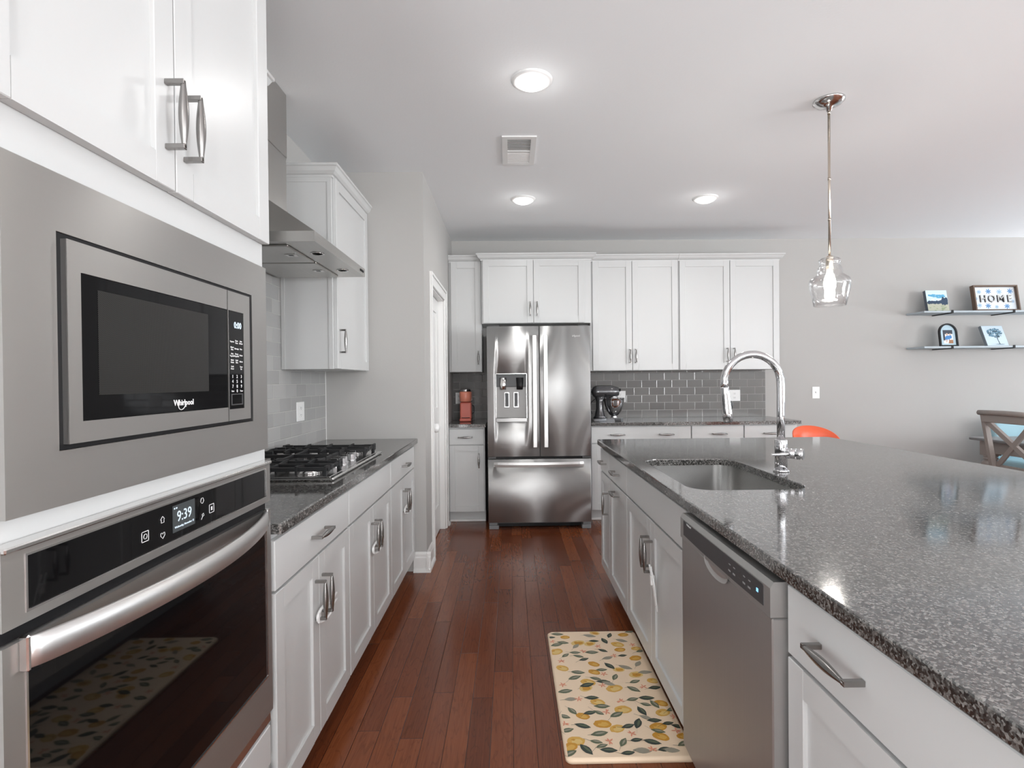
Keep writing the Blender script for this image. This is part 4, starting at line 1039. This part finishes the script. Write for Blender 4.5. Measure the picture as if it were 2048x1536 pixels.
# HOME sign
t = canvas('framed_sign', 4.874, 1.953, .46, .26, .16, 'brown-framed HOME sign with blue flowers on the upper shelf', 'picture')
M_BF = C('brown_wood_frame', (.13, .085, .06))
b = B(); W2, H2 = .225, .262
for (a, c, e, f) in ((-W2+.014, W2-.014, 0, .012), (-W2+.014, W2-.014, H2-.014, H2), (-W2, -W2+.014, 0, H2), (W2-.014, W2, 0, H2)): b.box(a, c, -.025, .02, e, f, .001)
obj('frame', b, M_BF, t)
b = B(); b.box(-W2+.012, W2-.012, .004, .012, .010, H2-.012); pn = obj('panel', b, C('white_panel', (.74, .80, .84)), t)
b = B(); cols = [C('petal_blue', (.08, .25, .52)), C('petal_pale', (.30, .48, .66)), C('stem_grey', (.28, .36, .42))]
for (cx_, cz_, r_, m_) in ((-.055, .205, .030, 0), (.165, .205, .030, 0), (-.075, .055, .030, 0), (.115, .05, .030, 0), (.055, .20, .03, 1), (-.15, .20, .025, 1), (-.16, .06, .025, 1), (.01, .045, .022, 1), (.18, .10, .02, 1), (-.19, .13, .02, 1)):
    for k_ in range(7):
        a = k_*2*PI/7+cx_*9; b.mi = m_; disc(b, cx_+r_*.55*math.cos(a), cz_+r_*.5*math.sin(a), r_*.5, r_*.17, .0035-k_*.00002, 9, .1, rnd, a)
    b.mi = 2; disc(b, cx_, cz_, r_*.14, r_*.14, .0032, 7)
obj('flowers', b, cols, pn)
fS = Face('y', 0, -1)
for ch, ux in zip('HOME', (-.122, -.034, .060, .146)):
    text('letter', ch, fS, ux, .125, .105, .006, C('letter_grey', (.50, .50, .49)), pn, 'raised pale capital letter %s' % ch, sx=(1.05 if ch == 'M' else .92), ext=.002)
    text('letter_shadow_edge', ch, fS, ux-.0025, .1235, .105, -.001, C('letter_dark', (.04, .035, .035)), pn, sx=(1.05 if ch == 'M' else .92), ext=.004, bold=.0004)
# arched photo frame
t = canvas('photo_frame', 4.385, 1.603, .2, .22, .13, 'black arched photo frame on the lower shelf', 'picture', y=5.33)
def arch(w_, h_, n=16):
    r_ = w_; pts = [(-w_, 0), (w_, 0)]
    for i in range(n+1): a = PI*i/n; pts.append((r_*math.cos(a), h_-r_+r_*math.sin(a)))
    return pts
b = B(); o_, i_ = arch(.092, .232), [(p[0], p[1]+.012) for p in arch(.077, .205)]
vo = [[b.bm.verts.new((p[0], yy, p[1])) for p in o_] for yy in (-.018, 0)]; vi = [[b.bm.verts.new((p[0], yy, p[1])) for p in i_] for yy in (-.018, 0)]
n = len(o_)
for i in range(n):
    j = (i+1) % n
    b.bm.faces.new((vo[0][i], vo[0][j], vi[0][j], vi[0][i])); b.bm.faces.new((vo[1][i], vo[1][j], vo[0][j], vo[0][i])); b.bm.faces.new((vi[0][i], vi[0][j], vi[1][j], vi[1][i])); b.bm.faces.new((vi[1][i], vi[1][j], vo[1][j], vo[1][i]))
obj('frame', b, M_BLACK, t)
b = B(); b.prism(i_, lambda p, q, tt: (p, tt, q), -.006, -.002); mt_ = obj('mat_board', b, C('pale_blue_board', (.45, .60, .68)), t)
b = B(); cols = [C('photo_dark', (.03, .04, .06)), C('photo_blue', (.05, .22, .52)), C('photo_skin', (.60, .42, .32)), C('photo_white', (.8, .8, .8)), C('photo_wood', (.35, .17, .08))]
b.mi = 3; b.box(-.048, .048, -.0075, -.006, .03, .165)
b.mi = 0; b.box(-.048, .048, -.0079, -.0075, .125, .165); b.box(-.048, -.03, -.0079, -.0075, .06, .125)
b.mi = 4; b.box(.0, .048, -.0079, -.0075, .03, .065)
b.mi = 1; disc(b, -.008, .085, .026, .026, -.0082, 12, .15, rnd); disc(b, .022, .095, .014, .02, -.0083, 10, .15, rnd)
b.mi = 2; disc(b, -.010, .122, .010, .012, -.0084, 12); disc(b, .022, .122, .008, .010, -.0084, 12); disc(b, -.018, .055, .006, .016, -.0084, 10)
b.mi = 3; disc(b, -.002, .055, .007, .02, -.0085, 10)
obj('photo', b, cols, mt_, 'small photo of a family, one person in blue')
b = B(); b.prism([(-.015, .02), (.015, .02), (.008, .15), (-.008, .15)], lambda p, q, tt: (p, .002+ (q < .1)*.055*tt+.002*tt, q-.012 if q < .1 else q), 0, 1); obj('easel_back', b, M_BLACK, t)
# tree canvas
t = canvas('canvas_print', 4.872, 1.603, .19, .215, .38, 'pale blue canvas print of a single tree on the lower shelf', 'picture', y=5.31)
b = B(); b.box(-.108, .108, 0, .032, 0, .225, .001); obj('canvas', b, C('canvas_grey', (.22, .25, .28)), t)
b = B(); cols = [C('paint_ice', (.55, .66, .73)), C('paint_leaf_blue', (.09, .20, .29)), C('paint_leaf_dark', (.04, .08, .11)), C('paint_leaf_mid', (.22, .36, .45))]
b.box(-.106, .106, -.0008, 0, .002, .223)
for i in range(150):
    a = rnd.uniform(0, 2*PI); r_ = math.sqrt(rnd.random()); b.mi = rnd.choice((1, 1, 2, 3)); disc(b, .005+.072*r_*math.cos(a), .145+.052*r_*math.sin(a), rnd.uniform(.006, .011), rnd.uniform(.005, .009), -.001-i*.000005, 6, .3, rnd)
b.mi = 2; b.poly([(p[0], -.0019, p[1]) for p in ((.018, .02), (.026, .02), (.018, .07), (.026, .11), (.018, .115), (.012, .075))]); disc(b, .02, .018, .045, .003, -.0019, 10, .3, rnd)
obj('painting', b, cols, t)

# ================================================================== ORANGE STOOL, TABLE, CHAIR
t = thing('shell_stool', 'orange plastic shell stool mostly hidden behind the far island corner', 'stool', (2.29, 3.98, 0))
M_OR = mat('orange_plastic', (.78, .13, .055), .35)
sx_, sy_ = 2.29, 3.98
b = B(); rings = []; nu = 24
# curved shell: seat bowl rising to a low rounded back
for (rr_, zf) in ((.02, .0), (.08, .002), (.14, .012), (.17, .04), (.19, .09), (.20, .16), (.205, .235)):
    ring = []
    for i in range(nu+1):
        a = PI*(-.12)+PI*1.24*i/nu
        k_ = math.sin(PI*i/nu)**.55 if 0 < i < nu else 0
        ring.append(b.bm.verts.new((sx_+rr_*math.cos(a)*.85, sy_+rr_*math.sin(a)*.75, .70+zf*(.12+.88*k_))))
    rings.append(ring)
for a, c in zip(rings, rings[1:]):
    for i in range(nu): f = b.bm.faces.new((a[i], a[i+1], c[i+1], c[i])); f.smooth = True
o = obj('shell', b, M_OR, t); md = o.modifiers.new('thickness', 'SOLIDIFY'); md.thickness = .01
b = B(); b.box(sx_-.17, sx_+.17, sy_-.16, sy_+.10, .69, .71, .01, 2); obj('seat', b, M_OR, t)
for sx2 in (-1, 1):
    for sy2 in (-1, 1):
        b = B(); b.cyl((sx_+sx2*.10, sy_+sy2*.09-.02, .695), (sx_+sx2*.17, sy_+sy2*.15-.02, 0), .013, 10); obj('leg', b, C('light_wood', (.45, .30, .17)), t)

M_GW = paint('grey_washed_wood', (.30, .265, .245), .45, .05, 40)
M_GT = paint('grey_table_top', (.19, .19, .195), .3, .04, 40)
t = thing('dining_table', 'grey farmhouse dining table with a turned leg at the right edge', 'table', (5.0, 4.0, 0))
tx0, tx1, ty0, ty1 = 4.098, 5.15, 3.0, 4.765
b = B(); b.box(tx0, tx1, ty0, ty1, .738, .762, .008, 2); obj('tabletop', b, M_GT, t)
b = B()
for (a, c, e, f) in ((tx0+.085, tx1-.085, ty1-.085, ty1-.06), (tx0+.085, tx1-.085, ty0+.06, ty0+.085), (tx0+.06, tx0+.085, ty0+.085, ty1-.085), (tx1-.085, tx1-.06, ty0+.085, ty1-.085)): b.box(a, c, e, f, .635, .738, .002)
obj('apron', b, M_GW, t)
for (lx, ly) in ((tx0+.105, ty1-.105), (tx1-.105, ty1-.105), (tx0+.105, ty0+.105), (tx1-.105, ty0+.105)):
    b = B(); b.box(lx-.052, lx+.052, ly-.052, ly+.052, .61, .738, .002)
    b.lathe([(.05, .61), (.054, .605), (.050, .598), (.042, .593), (.052, .588), (.055, .58), (.050, .572), (.042, .566), (.060, .55), (.064, .53), (.056, .50), (.045, .485), (.048, .478), (.045, .47), (.040, .40), (.036, .20), (.045, .15), (.05, .12), (.036, .09), (.046, .05), (.03, 0)], (lx, ly, 0), 24); obj('leg', b, M_GW, t)
def xchair(lab, loc, rz, cush=None, group=None):
    """X-back chair, local +x is forward, back at x<0, width along y"""
    t = thing('dining_chair', lab, 'chair', loc, group, True, (0, 0, rz))
    hw = .225
    def bx(z): return -.20-.0-max(0, z-.45)*.24-(max(0, z-.45)**2)*.0
    b = B(); b.box(-.20, .22, -hw, hw, .43, .46, .012, 2); obj('seat', b, M_GW, t)
    if cush: b = B(); b.box(-.18, .20, -hw+.02, hw-.02, .461, .50, .018, 3); obj('cushion', b, cush, t, 'pale blue seat cushion')
    for s_ in (-1, 1):
        b = B(); ys = s_*(hw-.015)
        b.prism([(-.24, 0), (-.20, 0), (-.185, .44), (bx(.98)+.045, .985), (bx(.98)+.005, .985), (-.225, .44)], lambda p, q, tt: (p, tt+ys, q), -.015, .015); obj('back_post', b, M_GW, t)
        b = B(); b.prism([(.19, .43), (.155, .43), (.165, 0), (.19, 0)], lambda p, q, tt: (p, tt+s_*(hw-.03), q), -.018, .018); obj('front_leg', b, M_GW, t)
    b = B(); xt = bx(.98)+.02
    b.tube([(xt-.012, -hw-.012, 1.002), (xt-.018, -hw*.5, 1.006), (xt-.020, 0, 1.008), (xt-.018, hw*.5, 1.006), (xt-.012, hw+.012, 1.002)], .021, 12, up=(0, 0, 1)); b.box(xt-.012, xt+.014, -hw+.01, hw-.01, .925, .995, .004); obj('top_rail', b, M_GW, t)
    b = B(); b.box(bx(.56)+.012, bx(.56)+.036, -hw+.012, hw-.012, .535, .575, .003); obj('lower_rail', b, M_GW, t)
    for s_ in (-1, 1):
        b = B(); p0 = Vector((bx(.56)+.024, -s_*(hw-.03), .56)); p1 = Vector((bx(.94)+.024, s_*(hw-.03), .94))
        dv = (p1-p0).normalized(); nr = Vector((0, -dv.z, dv.y)).normalized()*.018; th = Vector((.011, 0, .003))
        vs = [b.bm.verts.new(p+q*sg+th*sh) for p in (p0, p1) for q, sg in ((nr, 1), (nr, -1)) for sh in (1, -1)]
        for q in ((0, 1, 3, 2), (4, 6, 7, 5), (0, 2, 6, 4), (1, 5, 7, 3), (0, 4, 5, 1), (2, 3, 7, 6)): b.bm.faces.new([vs[k_] for k_ in q])
        obj('cross_brace', b, M_GW, t)
    b = B(); b.box(-.19, .18, -hw+.02, -hw+.035, .20, .225); b.box(-.19, .18, hw-.035, hw-.02, .20, .225); obj('stretcher', b, M_GW, t)
    return t
xchair('grey X-back wooden dining chair at the near end of the table by the right edge', (4.215, 4.19, 0), 0)
# pale blue tub chair on the far side
M_PB = mat('pale_blue_vinyl', (.36, .58, .66), .4); M_TL = mat('teal_vinyl', (.01, .12, .12), .4)
t = thing('upholstered_chair', 'pale blue upholstered chair seen through the X-back of the grey chair', 'chair', (5.02, 5.10, 0))
b = B(); b.box(4.74, 5.34, 5.20, 5.28, .44, .90, .03, 3); obj('backrest', b, M_PB, t)
b = B(); b.box(4.74, 5.34, 4.84, 5.24, .40, .50, .03, 3); obj('seat', b, M_PB, t)
b = B(); b.box(4.73, 5.35, 4.835, 5.25, .36, .41, .01, 2); obj('seat_band', b, M_TL, t, 'dark teal band under the seat')
for lx in (4.78, 5.30):
    for ly in (4.88, 5.22): b = B(); b.cyl((lx, ly, 0), (lx, ly, .37), .016, 10); obj('leg', b, M_GW, t)
b = B(); b.box(4.33, 4.45, 4.40, 4.52, .7625, .768, .002); b.prism([(4.34, .768), (4.44, .768), (4.41, .785), (4.36, .780)], lambda p, q, tt: (p, tt, q), 4.41, 4.51)
single('folded_napkin', b, mat('white_cloth', (.8, .8, .8), .8), 'crumpled white cloth on the dining table behind the chair back', 'napkin')

# ================================================================== FLOOR MAT
t = thing('floor_mat', 'cream kitchen mat printed with lemons and green leaves in front of the sink', 'mat', (.40, 2.27, 0))
mx0, mx1, my0, my1, mz = .178, .622, 1.812, 2.738, .018
b = B(); bm = b.bm
def rr2(x0, x1, y0, y1, r, z, n=5):
    out = []
    for cx_, cy_, a0 in ((x1-r, y1-r, 0), (x0+r, y1-r, PI/2), (x0+r, y0+r, PI), (x1-r, y0+r, 1.5*PI)):
        for i in range(n+1): a = a0+PI/2*i/n; out.append(bm.verts.new((cx_+r*math.cos(a), cy_+r*math.sin(a), z)))
    return out
L_ = [rr2(mx0-.002, mx1+.002, my0-.002, my1+.002, .024, .0006), rr2(mx0-.001, mx1+.001, my0-.001, my1+.001, .024, .012), rr2(mx0+.006, mx1-.006, my0+.006, my1-.006, .022, mz)]
for a, c in zip(L_, L_[1:]):
    for i in range(len(a)): f = bm.faces.new((a[i], a[(i+1) % len(a)], c[(i+1) % len(a)], c[i])); f.smooth = True
bm.faces.new(L_[-1]); bm.faces.new(L_[0][::-1])
mb = obj('pad', b, mat('cream_vinyl', (.92, .72, .52), .45), t)
# printed pattern (crop-pixel notes converted onto the mat's plane, at real size)
def onmat(cx_, cy_):
    # bilinear fit of the mat corners in the survey crop
    v = (cy_-205)/(1395-205); v = max(0., min(1., v)); 
    # perspective depth: rows are compressed towards the back
    k_ = 1.46; vv = v*k_/(1+v*(k_-1)) if False else v/(v+(1-v)*.667)
    xl = 165+(320-165)*v; xr_ = 985+(1480-985)*v
    u = (cx_-xl)/(xr_-xl)
    return mx0+(mx1-mx0)*u, my1-(my1-my0)*vv
rnd = random.Random(11)
b = B()
pal = [C('lemon', (.72, .42, .09), .5), C('lemon_pale', (.78, .55, .20), .5), C('lemon_deep', (.62, .30, .03), .5), C('leaf_dark', (.035, .05, .04), .5), C('leaf', (.12, .145, .085), .5), C('leaf_pale', (.34, .31, .24), .5), C('blossom', (.80, .32, .20), .5), C('twig', (.07, .055, .045), .5)]
zc = [mz+.0002]
def ell(x, y, rx, ry, rot, m_, n=14, jag=.06, point=0.0):
    zc[0] += .000002; pts = []
    for i in range(n):
        a = 2*PI*i/n; k_ = 1+rnd.uniform(-jag, jag)
        u, v = rx*math.cos(a)*k_, ry*math.sin(a)*k_
        if point: v *= (1-abs(math.cos(a))**2.2*point)
        px_, py_ = x+u*math.cos(rot)-v*math.sin(rot), y+u*math.sin(rot)+v*math.cos(rot)
        pts.append((max(mx0+.007, min(mx1-.007, px_)), max(my0+.007, min(my1-.007, py_)), zc[0]))
    b.mi = m_; b.poly(pts)
lem = [(330, 260, .8), (450, 315, 1.2), (560, 325, 1), (610, 225, .9), (880, 245, .9), (820, 335, 1.1), (840, 385, .9), (240, 395, 1.2), (300, 550, 1), (590, 515, .9), (590, 590, .9), (820, 570, .9), (980, 465, 1), (990, 375, .8), (975, 620, 1.1), (1130, 680, .9), (530, 685, 1.1), (510, 740, 1), (770, 745, 1.2), (610, 870, 1), (840, 945, 1.15), (1190, 890, .9), (1200, 980, 1), (475, 1000, .9), (650, 1075, 1.1), (780, 1120, 1), (1150, 1110, 1.1), (1170, 1200, 1), (410, 1230, 1.1), (350, 1285, 1), (1370, 1200, .8)]
for cx_, cy_, s_ in lem:
    x, y = onmat(cx_, cy_); r_ = rnd.uniform(-.6, .6); k_ = rnd.choice((0, 0, 1, 2)); a = .030*s_
    ell(x, y, a, a*.72, r_, k_, 16, .07); ell(x+a*.1, y-a*.08, a*.62, a*.4, r_, (k_+1) % 3 if k_ < 2 else 0, 12, .12); ell(x-a*.3, y+a*.2, a*.25, a*.15, r_, 2, 9, .2)
lv = [(195, 260), (258, 230), (310, 310), (430, 345), (330, 430), (420, 405), (575, 405), (680, 390), (720, 460), (860, 440), (500, 470), (560, 250), (750, 250), (660, 570), (735, 535), (880, 550), (440, 590), (410, 640), (600, 650), (780, 640), (520, 710), (670, 680), (720, 700), (960, 685), (945, 755), (1140, 745), (320, 765), (370, 840), (560, 830), (930, 850), (1060, 840), (1130, 900), (1050, 900), (380, 950), (305, 1000), (650, 910), (1290, 950), (540, 970), (620, 970), (780, 990), (1010, 960), (1040, 1020), (970, 1075), (1120, 1050), (470, 1090), (330, 1130), (620, 1165), (1150, 1150), (880, 1100), (1240, 1080), (1330, 1110), (590, 1240), (640, 1280), (830, 1250), (950, 1230), (1090, 1250), (500, 1310), (700, 1320), (1000, 1330), (1200, 1320), (1260, 1330), (350, 1345), (1370, 1270), (870, 1350), (945, 215), (860, 300), (600, 300), (250, 330), (1060, 600), (1000, 520), (450, 440), (1030, 400), (700, 300)]
for i, (cx_, cy_) in enumerate(lv):
    x, y = onmat(cx_, cy_); r_ = rnd.choice((rnd.uniform(-.5, .5), rnd.uniform(-1.4, 1.4))); s_ = rnd.uniform(.8, 1.2); m_ = rnd.choice((3, 4, 4, 5, 3))
    ell(x, y, .028*s_, .0125*s_, r_, m_, 16, .05, .75)
    if m_ != 5: ell(x+.003, y+.002, .018*s_, .004*s_, r_, 5 if m_ == 4 else 4, 10, .1, .6)
    # twig out of the leaf
    zc[0] += .000002; c_, s2 = math.cos(r_), math.sin(r_); ex = x-.045*c_; ey = y-.045*s2+rnd.uniform(-.02, .02); b.mi = 7
    ex = max(mx0+.01, min(mx1-.01, ex)); ey = max(my0+.01, min(my1-.01, ey))
    b.poly([(x-.022*c_, y-.022*s2+.0008, zc[0]), (x-.022*c_, y-.022*s2-.0008, zc[0]), (ex, ey-.0006, zc[0]), (ex, ey+.0006, zc[0])])
for cx_, cy_ in [(210, 300), (290, 485), (640, 350), (960, 340), (780, 440), (495, 395), (680, 610), (660, 715), (300, 705), (440, 840), (820, 865), (1035, 735), (690, 965), (310, 1070), (1300, 1020), (910, 1170), (710, 1240), (1310, 1150), (1090, 1320)]:
    x, y = onmat(cx_, cy_)
    for k_ in range(5):
        a = k_*2*PI/5+rnd.random(); ell(x+.009*math.cos(a), y+.009*math.sin(a), .009, .003, a, 6, 8, .1, .5)
obj('printed_pattern', b, pal, mb)

for o in bpy.data.objects:
    for kk in ('_o', '_local'):
        if kk in o: del o[kk]
